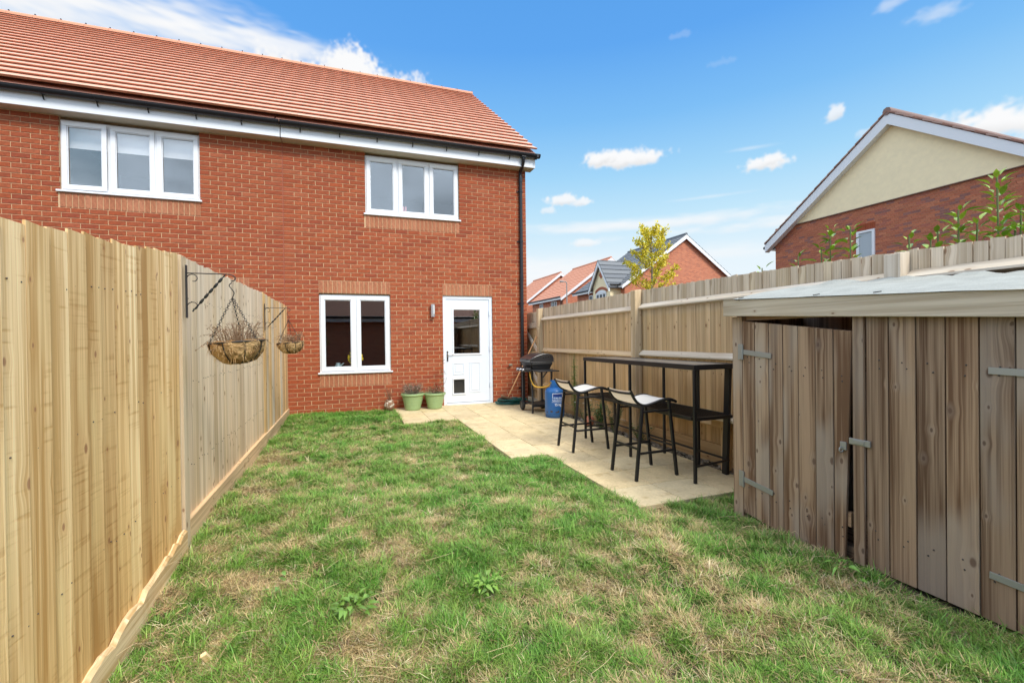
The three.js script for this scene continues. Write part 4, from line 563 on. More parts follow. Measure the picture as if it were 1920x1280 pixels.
{
  const green = phys(.30, .43, .20, .5);
  const pot = (label, x, z, s) => { const t = thing('plant_pot', label, 'plant pot', 'pale green ribbed pots by the back door'); t.position.set(x, .002, z); t.scale.setScalar(s);
    const pr = [[0, 0], [.122, 0], [.130, .008]]; for (let i = 0; i < 4; i++) { const y0 = .02 + i * .058, R = q => .131 + (q - .01) * .235; pr.push([R(y0), y0], [R(y0 + .048) + .003, y0 + .046], [R(y0 + .05) - .002, y0 + .052]); } pr.push([.190, .258], [.206, .262], [.211, .272], [.211, .292], [.204, .300], [.194, .300], [.190, .27], [.186, .262]);
    part('pot', lathe(pr, 40), green, t); part('soil', (() => { const g = new THREE.CircleGeometry(.188, 24); g.rotateX(-Math.PI / 2); g.translate(0, .262, 0); return g; })(), std(.05, .035, .022, .95), t); return t; };
  const p1 = pot('pale green ribbed pot of withered lavender, the left of the two by the door', 1.062, -8.36, 1), p2 = pot('pale green ribbed pot with a reddish straggly plant, nearest the white door', 1.462, -8.37, .96);
  const r = rng(201);
  const sprig = (n, R, hh, lean, base) => { const st = []; for (let i = 0; i < n; i++) { const a = r() * 6.28, d = R * Math.sqrt(r()), h = hh * (.5 + .6 * r()), x = Math.cos(a) * d, z = Math.sin(a) * d, l = lean * (.4 + r()); st.push(tube([[x * .6, base, z * .6], [x * .85, base + h * .5, z * .85], [x + Math.cos(a) * l, base + h, z + Math.sin(a) * l]], .0017, 4, 4)); } return st; };
  part('stem', sprig(90, .15, .22, .06, .25), std(.20, .165, .12, .9), p1); const lf = leafGeo(.045, .008, .3), lv = [], lv2 = [];
  for (let i = 0; i < 420; i++) { const a = r() * 6.28, d = .19 * Math.sqrt(r()), h = .28 + r() * .20 * (1 - d * 1.8); (i % 3 ? lv : lv2).push(put(lf, [Math.cos(a) * d, h, Math.sin(a) * d], r() * 6.28, .3 + r() * .9, 0, .7 + r() * .7)); }
  part('leaf', lv, leafMat(.20, .19, .125, { roughness: .9 }), p1).userData.kind = 'stuff'; part('flower', lv2, leafMat(.36, .235, .20, { roughness: .9 }), p1).userData.kind = 'stuff';
  part('stem', [...sprig(40, .14, .16, .05, .25), tube([[.13, .26, .05], [.17, .5, .02], [.14, .72, 0], [.18, .95, -.02]], .0035, 14, 5), tube([[.15, .42, .03], [.20, .5, .05], [.22, .58, .06]], .0025, 6, 4)], std(.15, .10, .06, .9), p2);
  const a1 = [], a2 = []; for (let i = 0; i < 240; i++) { const a = r() * 6.28, d = .19 * Math.sqrt(r()); (i % 2 ? a1 : a2).push(put(lf, [Math.cos(a) * d, .275 + r() * .12, Math.sin(a) * d], r() * 6.28, .2 + r(), 0, .8 + r() * .8)); } const lf2 = leafGeo(.06, .03, .4); for (let i = 0; i < 34; i++) { const h = .4 + r() * .58; a2.push(put(lf2, [.15 + (r() - .5) * .06, h, .02 + (r() - .5) * .05], r() * 6.28, r() - .2, 0, .6 + r() * .5)); }
  part('leaf', a2, leafMat(.14, .16, .055, { roughness: .8 }), p2).userData.kind = 'stuff'; part('bract', a1, leafMat(.34, .135, .10, { roughness: .8 }), p2).userData.kind = 'stuff';
  const j = thing('stone_jar', 'small mottled brown jar holding a dead plant against the brick wall at the lawn edge', 'jar'); j.position.set(.655, 0, -8.42);
  const jt = dataTex(128, 128, (u, v) => { const n = tiledNoise(u, v, 12, 12, 3, 77), k = sstep(.52, .6, n); return [lerp(.24, .62, k), lerp(.13, .56, k), lerp(.075, .46, k)]; }, true);
  part('body', lathe([[0, 0], [.062, 0], [.085, .05], [.092, .10], [.082, .15], [.060, .175], [.066, .19], [.058, .192], [.05, .175]], 26), new THREE.MeshStandardMaterial({ map: jt, roughness: .7 }), j); part('dead_stem', sprig(26, .05, .26, .05, .15), std(.22, .13, .08, .95), j);
  // plants along the fence
  const plant = (label, x, z, h, spread, col, stems, lg, nl, cat = 'plant') => { const t = thing('border_plant', label, cat); t.position.set(x, -.02, z); const st = [], lv = [];
    for (let i = 0; i < stems; i++) { const a = r() * 6.28, d = spread * r(), hh = h * (.55 + .5 * r()); const top = [Math.cos(a) * d, hh, Math.sin(a) * d]; st.push(tube([[top[0] * .2, 0, top[2] * .2], [top[0] * .6, hh * .55, top[2] * .6], top], .0025, 6, 4)); for (let k = 0; k < nl; k++) { const u = .15 + .85 * r(), e = u * u * .4 + u * .6; lv.push(put(lg, [top[0] * e, hh * u, top[2] * e], r() * 6.28, -.2 + r() * .9, 0, .5 + r() * .8)); } }
    part('stem', st, std(.09, .13, .035, .8), t); part('foliage', lv, leafMat(...col), t).userData.kind = 'stuff'; return t; };
  plant('tall feathery pale green plant against the right fence beyond the first stool', 3.36, -6.50, 1.0, .10, [.24, .34, .07], 9, leafGeo(.075, .012, .2), 40);
  const wf = plant('white flowered daisy plant by the right fence behind the first stool', 3.33, -6.05, .40, .18, [.10, .19, .055], 10, leafGeo(.06, .014, .4), 14);
  const fl = []; for (let i = 0; i < 9; i++) { const x = (r() - .5) * .34, y = .30 + r() * .16, z = (r() - .5) * .34; for (let k = 0; k < 9; k++) fl.push(put(leafGeo(.026, .010, .1, .05), [x, y, z], k * .7, .2)); } part('flower', fl, std(.85, .85, .82, .7, { side: THREE.DoubleSide }), wf);
  plant('bushy green leafy plant by the right fence, left of the bar table middle leg', 3.32, -5.62, .42, .20, [.075, .17, .04], 16, leafGeo(.055, .020, .4), 22);
  plant('taller dark green bush by the right fence under the bar table', 3.34, -5.28, .60, .19, [.07, .15, .045], 16, leafGeo(.05, .013, .3), 30);
  plant('low straggling green weed among the pebbles under the bar table', 3.36, -4.75, .22, .22, [.09, .17, .05], 12, leafGeo(.045, .018, .4), 10);
  const tp = thing('terracotta_pot', 'little round terracotta pot among the plants under the bar table', 'pot'); tp.position.set(3.27, -.01, -5.86); part('pot', lathe([[0, 0], [.05, .005], [.075, .05], [.07, .10], [.05, .12], [.045, .115], [.0, .10]], 24), std(.55, .21, .13, .7), tp); part('rim', (() => { const g = new THREE.TorusGeometry(.05, .008, 8, 24); g.rotateX(Math.PI / 2); g.translate(0, .12, 0); return g; })(), std(.55, .21, .13, .7), tp);
}
// ------------------------------------------------------------------ hanging baskets
{
  const iron = phys(.02, .022, .022, .5), r = rng(91);
  const moss = (() => { const t = dataTex(256, 128, (u, v) => { const a = tiledNoise(u, v, 40, 24, 3, 5), b = tiledNoise(u, v, 6, 5, 3, 15); const k = .5 + .8 * (a - .2), w = sstep(.45, .65, b); return [lerp(.36, .66, w) * k, lerp(.19, .43, w) * k, lerp(.07, .20, w) * k]; }, true); const bt = dataTex(256, 128, (u, v) => tiledNoise(u, v, 50, 26, 3, 5)); return new THREE.MeshStandardMaterial({ map: t, bumpMap: bt, bumpScale: .012, roughness: .95 }); })();
  const bracket = (label, x, y, z, L) => { const b = thing('hanging_bracket', label, 'bracket', 'wrought iron basket brackets on the left fence'); b.position.set(x, y, z); const H2 = .24;
    part('back_plate', b2(-.004, .004, -.28, .05, -.012, .012, .002), iron, b); part('arm', tube([[0, 0, 0], [L * .5, 0, 0], [L, -.002, 0], [L + .03, -.012, 0], [L + .034, -.035, 0], [L + .012, -.045, 0]], .0038, 30, 6), iron, b);
    const tw = []; for (let i = 0; i < 24; i++) { const t0 = i / 24, t1 = (i + 1) / 24, g = bar([lerp(.035, L - .03, t0), lerp(-H2, -.006, t0), 0], [lerp(.035, L - .03, t1) , lerp(-H2, -.006, t1), 0], .011, .0045); tw.push(g); }
    part('strut', (() => { const n = 60, pos = [], idx = []; for (let i = 0; i <= n; i++) { const t = i / n, cx = lerp(.03, L - .02, t), cy = lerp(-H2, -.004, t), a = t * Math.PI * 7, w = t > .2 && t < .92 ? .0085 : .004; const nx = .62, ny = -.78; for (const s of [[1, 1], [1, -1], [-1, -1], [-1, 1]]) { const e = s[0] * w, f = s[1] * .0028; const u = e * Math.cos(a) - f * Math.sin(a), v = e * Math.sin(a) + f * Math.cos(a); pos.push(cx + nx * u, cy + ny * u, v); } } for (let i = 0; i < n; i++) for (let k = 0; k < 4; k++) { const a = i * 4 + k, b1 = i * 4 + (k + 1) % 4; idx.push(a, b1, a + 4, b1, b1 + 4, a + 4); } const g = new THREE.BufferGeometry(); g.setAttribute('position', new THREE.Float32BufferAttribute(pos, 3)); g.setAttribute('uv', new THREE.Float32BufferAttribute(new Float32Array(pos.length / 3 * 2), 2)); g.setIndex(idx); g.computeVertexNormals(); return g; })(), iron, b);
    const sp = (cx, cy, s) => tube([...Array(9)].map((_, i) => { const a = i * .62, R = .035 - i * .0026; return [cx + s * (R * Math.cos(a)), cy + R * Math.sin(a), 0]; }), .0028, 20, 6); part('scroll', [sp(.036, -.035, -1), sp(.036, -H2 + .03, -1)], iron, b); return b; };
  const basket = (label, x, y, z, R, seed) => { const t = thing('hanging_basket', label, 'hanging basket', 'coir lined hanging baskets with dead plants'); t.position.set(x, y, z); t.rotation.z = .07; const q = rng(seed);
    const lg = lathe([[0, -R * .86], [R * .3, -R * .85], [R * .62, -R * .74], [R * .88, -R * .42], [R * .98, -R * .15], [R, 0], [R * .97, R * .08], [R * .88, R * .04], [R * .8, -.02], [0, -.03]], 36); { const p = lg.attributes.position; for (let i = 0; i < p.count; i++) { const a = Math.atan2(p.getZ(i), p.getX(i)), k = 1 + .05 * Math.abs(Math.sin((a - .3) * 4)) + (fbm2(a * 3 + seed, p.getY(i) * 20, 3) - .5) * .16; p.setX(i, p.getX(i) * k); p.setZ(i, p.getZ(i) * k); p.setY(i, p.getY(i) + (fbm2(a * 4 + 9, seed, 2) - .5) * .03); } lg.computeVertexNormals(); } part('coir_liner', lg, moss, t); { const fb = [], fg = leafGeo(.03, .0018, .6); for (let i = 0; i < 420; i++) { const a = q() * 6.28, v = q(), y = -R * .8 * v + .012, rr = R * Math.sqrt(Math.max(.05, 1 - v * v * .72)) * 1.0; fb.push(put(fg, [Math.cos(a) * rr, y, Math.sin(a) * rr], -a + (q() - .5) * 2.4, (q() - .5) * 1.6, 0, .5 + q())); } part('coir_fibre', fb, std(.55, .36, .17, .95, { side: THREE.DoubleSide }), t).userData.kind = 'stuff'; }
    const wires = []; for (let i = 0; i < 8; i++) { const a = i * .785 + .3; wires.push(tube([[0, -R * .88, 0], [Math.cos(a) * R * .5, -R * .81, Math.sin(a) * R * .5], [Math.cos(a) * R * .92, -R * .38, Math.sin(a) * R * .92], [Math.cos(a) * R * 1.03, R * .02, Math.sin(a) * R * 1.03]], .0035, 12, 5)); } const rim = new THREE.TorusGeometry(R * 1.03, .005, 6, 40); rim.rotateX(Math.PI / 2); rim.translate(0, R * .02, 0); part('wire_frame', [...wires, rim], iron, t);
    for (let i = 0; i < 3; i++) { const a = i * 2.094 + .55, A = V(Math.cos(a) * R, R * .02, Math.sin(a) * R), B = V(0, .29, 0), n = 22, l = []; for (let k = 0; k < n; k++) { const g = new THREE.TorusGeometry(.0075, .0015, 4, 8); g.scale(1, 1.35, 1); g.rotateY(k % 2 ? 1.57 : 0); const m = new THREE.Matrix4().makeRotationFromQuaternion(new THREE.Quaternion().setFromUnitVectors(V(0, 1, 0), B.clone().sub(A).normalize())); g.applyMatrix4(m); const p = A.clone().lerp(B, (k + .5) / n); g.translate(p.x, p.y, p.z); l.push(g); } part('chain', l, iron, t); }
    part('hook', tube([[0, .29, 0], [.012, .32, 0], [0, .345, 0], [-.012, .37, 0], [.004, .385, 0]], .003, 14, 5), iron, t);
    const st = [], bl = []; for (let i = 0; i < 110; i++) { const a = q() * 6.28, d = R * .85 * Math.sqrt(q()), h = .03 + q() * .10, o = q() < .18 ? .10 : .02; const e = [Math.cos(a) * (d + o), h - (o > .05 ? .10 * q() : 0), Math.sin(a) * (d + o)]; st.push(tube([[Math.cos(a) * d * .8, -.01, Math.sin(a) * d * .8], [Math.cos(a) * d, h * .8, Math.sin(a) * d], e], .0014, 5, 4)); for (let k = 0; k < 3; k++) bl.push(put(leafGeo(.017, .009, .5), [e[0] + (q() - .5) * .02, e[1] + (q() - .5) * .02, e[2] + (q() - .5) * .02], q() * 6.28, q() - .3)); }
    part('dead_stem', st, std(.26, .17, .10, .95), t); part('dead_leaf', bl, leafMat(.40, .27, .17, { roughness: .9 }), t).userData.kind = 'stuff'; return t; };
  bracket('black scrolled iron bracket with twisted strut on the nearer fence post', -.955, 1.70, -3.365, .232); basket('coir lined hanging basket of dead plants hung on the nearer bracket', -.685, 1.262, -3.365, .155, 41);
  bracket('black scrolled iron bracket with twisted strut on the farther fence post by the house', -.985, 1.685, -6.35, .25); basket('coir lined hanging basket of dead plants hung near the kitchen window', -.70, 1.245, -6.35, .15, 57);
}
// ------------------------------------------------------------------ lawn: worn, tufted, part straw
{
  const patches = [[2.15, -2.75, .30], [1.85, -3.25, .28], [2.45, -2.35, .24], [1.25, -3.3, .28], [1.05, -1.62, .35], [1.45, -1.75, .30], [.1, -4.1, .5], [-.5, -3.6, .45], [.45, -3.0, .4], [1.4, -6.9, .25], [.9, -6.2, .3], [-.75, -5.5, .25], [-.8, -4.2, .3], [-.55, -2.75, .3], [1.55, -5.4, .2], [2.1, -1.5, .3], [.3, -2.0, .28], [1.75, -2.25, .2]];
  const dry = (x, z) => { let d = -.24 + (fbm2(x * 1.5 + 7, z * 1.5 + 2, 3) - .5) * .7 + (fbm2(x * 3.4, z * 3.4 + 3, 3) - .5) * 1.1 + (fbm2(x * 10, z * 10 + 3, 3) - .5) * 2.3; for (const p of patches) d += .42 * Math.exp(-((x - p[0]) ** 2 + (z - p[1]) ** 2) / (p[2] * p[2])); if (x < -.72) d += .45 * (1 - (x + 1) / .28); d -= .55 * Math.exp(-((x - 1.75) ** 2) / .12) * sstep(-5.2, -4.2, z) * sstep(-2.6, -3.4, z) + .35 * sstep(-7.0, -7.8, z) * sstep(1, .4, x); return d; };
  const ok = (x, z) => { if (x < -.965 || z < -8.6) return false; if (onPatio(x, z, -.03 - .05 * n2(x * 9, z * 9))) return false; if (z > -2.66 ? x > 2.60 : x > 3.3) return false; if (x > 3.2 && z < -2.9) return false; return true; };
  const tuft = (seed, n, h, lean, w, flat = 0) => { const r = rng(seed), pos = [], idx = [], nrm = []; for (let b = 0; b < n; b++) { const a = r() * 6.283, d = r() * .018, x = Math.cos(a) * d, z = Math.sin(a) * d, hh = h * (.5 + .7 * r()), yaw = r() * 6.283, le = lean * (.3 + r()), ww = w * (.7 + .6 * r()), S = 3, o = pos.length / 3, tx = Math.cos(yaw), tz = Math.sin(yaw);
    for (let i = 0; i <= S; i++) { const t = i / S, f = le * t * t * hh * 1.1, y = hh * t * (1 - .35 * le * t) * (1 - flat) + (flat ? .006 + .012 * r() : 0), ff = flat ? hh * t : f, k = ww * (1 - t * t * .92) / 2; pos.push(x + tx * ff - tz * k, y, z + tz * ff + tx * k, x + tx * ff + tz * k, y, z + tz * ff - tx * k); } for (let i = 0; i < S; i++) { const q = o + i * 2; idx.push(q, q + 1, q + 2, q + 1, q + 3, q + 2); } }
    const g = new THREE.BufferGeometry(); g.setAttribute('position', new THREE.Float32BufferAttribute(pos, 3)); g.setAttribute('uv', new THREE.Float32BufferAttribute(new Float32Array(pos.length / 3 * 2), 2)); g.setIndex(idx); g.computeVertexNormals(); return g; };
  const gm = () => { const m = new THREE.MeshPhysicalMaterial({ roughness: .55, transmission: .12, thickness: 0, side: THREE.DoubleSide }); m.color.setRGB(1, 1, 1); return m; };
  const kinds = [['grass', 'lush and thin green grass blades all over the lawn', 'grass', [tuft(1, 9, .040, .7, .0027), tuft(2, 8, .048, 1.0, .0029), tuft(3, 10, .030, 1, .0026), tuft(4, 6, .062, .8, .0036), tuft(5, 5, .045, .5, .0042)]], ['dry_grass', 'straw coloured dead grass matted through the lawn', 'dry grass', [tuft(11, 8, .06, 1, .0024, .7), tuft(12, 9, .045, 1.1, .0026, .25), tuft(13, 6, .09, 1, .0022, .85), tuft(14, 9, .04, 1.2, .0024, 0)]]];
  const r = rng(333), buf = kinds.map(k => k[3].map(() => [])), N = 230000, M = new THREE.Matrix4(), q = new THREE.Quaternion(), e = new THREE.Euler();
  let made = 0, tries = 0;
  while (made < N && tries < 2.6e6) { tries++; const z = -8.6 + 9.0 * r(), x = -1 + 4.4 * r(); const dist = Math.hypot(x, z, 1.2); if (r() > Math.min(1, 3.0 / dist + .12)) continue; if (!ok(x, z)) continue; if (z > -.7 && r() < .6) continue;
    const d = dry(x, z), clump = .5 * fbm2(x * 3.3 + 40, z * 3.3, 3) + .5 * fbm2(x * 13 + 4, z * 13, 2), isDry = r() < sstep(-.4, .95, d) * .60 + .09; if (!isDry && d > .7 && r() < (d - .7) * .8) continue; if (clump < .45 && r() < .72) continue; made++;
    const far = Math.min(1.7, .85 + dist * .10), k = isDry ? .8 + r() * .6 : (.62 + .42 * sstep(.38, .64, clump) + .35 * r()) * (1 - .3 * sstep(.1, .9, d)), yv = groundY(x, z) - .004; e.set((r() - .5) * .5, r() * 6.283, (r() - .5) * .5); q.setFromEuler(e);
    const wall = x < -.9 ? 1.2 : 1; M.compose(V(x, yv, z), q, V(k * far, k * (isDry ? 1 : wall), k * far));
    let c; if (isDry) { const t = r(), v = .6 + r() * .75; c = t < .65 ? [.58 * v, .455 * v, .22 * v] : t < .88 ? [.42 * v, .28 * v, .15 * v] : [.70 * v, .60 * v, .38 * v]; } else { const t = Math.min(1, Math.max(0, .5 + (d + .1) * .55 + (r() - .5) * .5)), v = .52 + r() * .78; c = [lerp(.11, .30, t) * v, lerp(.32, .43, t) * v, lerp(.028, .078, t) * v]; }
    const kind = isDry ? 1 : 0, gi = Math.floor(r() * kinds[kind][3].length); buf[kind][gi].push([M.clone(), c]); }
  kinds.forEach(([name, label, cat, geos], ki) => { const root = new THREE.Group(); root.name = name; tag(root, label, cat, null, 'stuff'); scene.add(root); const mat = gm(), col = new THREE.Color(); geos.forEach((g, gi) => { const l = buf[ki][gi]; const im = new THREE.InstancedMesh(g, mat, l.length); l.forEach((o, i) => { im.setMatrixAt(i, o[0]); im.setColorAt(i, col.setRGB(...o[1])); }); im.name = 'blades'; im.userData.kind = 'stuff'; root.add(im); }); });
  // long bleached stalks lying on and standing out of the sward
  const sg = []; for (let i = 0; i < 300; i++) { const x = -.9 + r() * 3.5, z = -7 + r() * 6.2; if (!ok(x, z)) continue; const a = r() * 6.28, L = .05 + r() * .15, y = groundY(x, z) + .035 + r() * .02, up = r() < .3 ? .06 + r() * .06 : .01; sg.push(tube([[x, y, z], [x + Math.cos(a) * L * .5, y + up, z + Math.sin(a) * L * .5], [x + Math.cos(a + .12) * L, y + up * .9, z + Math.sin(a + .12) * L]], .0010, 5, 4)); }
  const st = part('straw', sg, std(.66, .52, .30, .8), scene); tag(st, 'long bleached straw stalks lying scattered on the lawn', 'straw', null, 'stuff');
  // broad leaved weeds
  const weed = (label, x, z, R, n, col, seed) => { const t = thing('lawn_weed', label, 'weed', 'broad leaved weeds growing in the lawn'), q2 = rng(seed); t.position.set(x, groundY(x, z) + .03, z); const mm = [col, col.map(v => v * .8), col.map(v => v * 1.2)].map(c => leafMat(...c, { roughness: .4 })); for (let i = 0; i < n; i++) { const a = q2() * 6.28, d = R * 1.3 * Math.sqrt(q2()), m = part('leaf', leafGeo(R * (.45 + .5 * q2()), R * (.28 + .2 * q2()), .5 + q2() * .4, .2), mm[i % 3], t); m.position.set(Math.cos(a) * d, .02 + q2() * .05, Math.sin(a) * d); m.rotation.set((q2() - .5) * .9, -a + (q2() - .5) * 1.6, .1 + q2() * .8, 'YZX'); } };
  weed('pale green leafy weed in the middle of the lawn', .67, -2.33, .050, 40, [.23, .42, .06], 1); weed('broad leaved dock in the lawn, left of the pale weed', .0, -2.40, .062, 44, [.17, .33, .05], 2); weed('bright green weed in the grass under the right shed door', 2.40, -1.62, .06, 10, [.20, .42, .07], 3); weed('small weed sprouting among the straw on the left of the lawn', -.35, -2.75, .06, 8, [.16, .34, .07], 4);
  const wc = thing('wood_chip', 'small sawn yellow wood offcut lying in the grass near the left fence', 'offcut'); wc.position.set(-.62, groundY(-.62, -2.36) + .05, -2.36); wc.rotation.set(.5, .3, .25); part('offcut', grain(b2(-.012, .012, -.03, .03, -.008, .008, .002), 'y'), freshMats[4], wc);
}
// ------------------------------------------------------------------ laurel shoots behind the right fence
{
  const r = rng(404), mats = [leafMat(.30, .52, .04, { roughness: .3, transmission: .4 }), leafMat(.40, .64, .06, { roughness: .3, transmission: .4 }), leafMat(.20, .36, .035, { roughness: .28, transmission: .3 }), leafMat(.40, .60, .07, { roughness: .35, transmission: .4 })], lg = [leafGeo(.125, .055, .25), leafGeo(.105, .048, .4), leafGeo(.09, .042, .1)], bark = std(.13, .15, .06, .8);
  const shrub = (label, x, z, shoots) => { const t = thing('laurel_shrub', label, 'shrub', 'laurel shoots rising behind the right fence'); t.position.set(x, 0, z); for (const [dx, dz, h, n] of shoots) { part('stem', tube([[dx * .3, 0, dz * .3], [dx * .8, h * .6, dz * .8], [dx, h, dz]], .006, 10, 5), bark, t); for (let i = 0; i < n * 2.6; i++) { const u = 1 - (i / n / 2.6) * (.62 / h), y = h * u, k = (u - .6) / .4, a = i * 2.4 + r(); const m = part('leaf', pick(lg, r), pick(mats, r), t); m.position.set(dx * u + Math.cos(a) * (.012 + .03 * r()), y + (r() - .5) * .04, dz * u + Math.sin(a) * (.012 + .03 * r())); m.rotation.set(0, -a, .35 + .55 * (i < 3 ? 1 : r()), 'YZX'); const s = (i < 3 ? .5 : .58) + r() * .4; m.scale.setScalar(s); } } };
  shrub('tall leafy laurel standing highest over the right fence at the frame edge', 4.2, -1.76, [[-.02, -.06, 2.34, 22], [.05, .03, 2.1, 18], [.1, -.02, 1.99, 14], [.02, .10, 2.05, 16]]);
  shrub('laurel clump with two shoots over the fence below the brick gable', 4.2, -2.02, [[0, -.02, 2.16, 18], [.06, .06, 2.08, 12], [-.05, -.12, 2.03, 12]]);
  shrub('low laurel tips showing right of the small white gable window', 4.2, -2.35, [[0, 0, 2.05, 10], [.1, .09, 2.0, 8]]);
  shrub('laurel shoot beside the small white gable window', 4.2, -2.80, [[0, 0, 2.22, 16]]);
  shrub('slim laurel shoot between gable corner and small white window', 4.2, -2.98, [[0, 0, 2.24, 16], [-.05, -.05, 2.08, 8]]);
  shrub('single laurel tip just over the fence near the far corner of the gable', 4.2, -3.30, [[0, 0, 2.05, 9]]);
  shrub('lone laurel tip low over the fence, farthest left of the shoots', 4.2, -3.72, [[0, 0, 1.99, 7]]);
}
// ------------------------------------------------------------------ houses beyond the fences
const farBrick = (() => { const t = dataTex(512, 512, (u, v) => { const row = Math.floor(v * 32), cx = u * 10.667 + (row % 2) * .5, fx = cx - Math.floor(cx), fy = v * 32 - row; const m = fx < .04 || fy < .11; const h = h3(Math.floor(cx) % 11, row, 3), k = .85 + .35 * h; return m ? [.50, .40, .30] : [.50 * k, .14 * k + .02 * h, .075 * k]; }, true); return t; })();
const farBrickMat = new THREE.MeshStandardMaterial({ map: farBrick, roughness: .92 });
const cream = (() => { const t = dataTex(256, 256, (u, v) => { const k = .93 + .12 * tiledNoise(u, v, 20, 20, 3, 5); return [.98 * k, .83 * k, .54 * k]; }, true); return new THREE.MeshStandardMaterial({ map: t, roughness: .9 }); })();
function wallUV(g, s = 2.4) { const p = g.attributes.position, n = g.attributes.normal, uv = g.attributes.uv; for (let i = 0; i < p.count; i++) { const ax = Math.abs(n.getX(i)) > .6; uv.setXY(i, (ax ? p.getZ(i) : p.getX(i)) / s, p.getY(i) / s); } return g; }
const farSlate = std(.14, .155, .175, .7), farSlate2 = std(.17, .185, .20, .7), farClay = std(.60, .265, .165, .85), farClay2 = std(.64, .30, .19, .85), farBrown = std(.33, .175, .13, .85), farBrown2 = std(.25, .17, .15, .85);
function gableEndZ(x0, x1, yE, yR, z, d) { const s = new THREE.Shape(), xm = (x0 + x1) / 2; s.moveTo(x0, -.1); s.lineTo(x1, -.1); s.lineTo(x1, yE); s.lineTo(xm, yR); s.lineTo(x0, yE); s.closePath(); const g = new THREE.ExtrudeGeometry(s, { depth: d, bevelEnabled: false }); g.translate(0, 0, z - d); return g; }
// pitched roof with its ridge along z, built course by course; each course a row of thick tiles
function roofZ(t, x0, x1, yE, yR, z0, z1, mats, gauge, over = .35) {
  const xm = (x0 + x1) / 2, run = xm - x0 + over, slope = Math.atan2(yR - yE, xm - x0), L = run / Math.cos(slope), n = Math.round(L / gauge), roof = part('roof', [-1, 1].map(s => { const g = box(L, .08, z1 - z0); g.rotateZ(-s * slope); g.translate(xm + s * (run / 2), yR - Math.tan(slope) * run / 2 - .03, (z0 + z1) / 2); return g; }), mats[1], t);
  for (const s of [-1, 1]) { const rows = []; for (let i = 0; i < n; i++) { const d = (i + .5) * L / n, g = box(L / n * 1.12, .035, z1 - z0 + .06); g.rotateZ(-s * (slope - .085)); g.translate(xm + s * Math.cos(slope) * d, yR - Math.sin(slope) * d + .045, (z0 + z1) / 2); rows.push(g); } for (let i = 0; i < rows.length; i++) part('tile_course', rows[i], mats[i % mats.length], roof); }
  part('ridge', rod([xm, yR + .05, z0 - .02], [xm, yR + .05, z1 + .02], .11, 8), mats[0], roof); return roof;
}
function barge(t, x0, x1, yE, yR, z, over = .35) { const xm = (x0 + x1) / 2, k = (yR - yE) / (xm - x0); for (const s of [-1, 1]) { const X = xm + s * (xm - x0 + over); const sh = new THREE.Shape(), yb = yR - k * (xm - x0 + over); sh.moveTo(xm, yR + .02); sh.lineTo(X, yb + .02); sh.lineTo(X, yb - .22); sh.lineTo(xm, yR - .28); sh.closePath(); const g = new THREE.ExtrudeGeometry(sh, { depth: .05, bevelEnabled: false }); g.translate(0, 0, z); part('bargeboard', g, white, t); } }
const vergeMat = std(.46, .31, .26, .85);
const farPane = phys(.05, .065, .08, .05);
function farWindow(t, axis, a, b, y0, y1, p, n, dir) { // a framed window on a wall x = p (axis 'x') or z = p
  const B = (u0, u1, v0, v1, d0, d1) => axis === 'x' ? b2(Math.min(p + dir * d0, p + dir * d1), Math.max(p + dir * d0, p + dir * d1), v0, v1, u0, u1) : b2(u0, u1, v0, v1, Math.min(p + dir * d0, p + dir * d1), Math.max(p + dir * d0, p + dir * d1));
  const w = (b - a) / n, f = [B(a, b, y0, y0 + .07, .01, .06), B(a, b, y1 - .07, y1, .01, .06)]; for (let i = 0; i <= n; i++) { const c = Math.min(b - .04, Math.max(a + .04, a + i * w)); f.push(B(c - .04, c + .04, y0 + .07, y1 - .07, .01, .06)); } const win = part('window', f, white, t); for (let i = 0; i < n; i++) part('pane', B(a + i * w + .04, a + (i + 1) * w - .04, y0 + .07, y1 - .07, .012, .03), farPane, win); part('sill', B(a - .04, b + .04, y0 - .05, y0, .01, .10), white, win); return win;
}
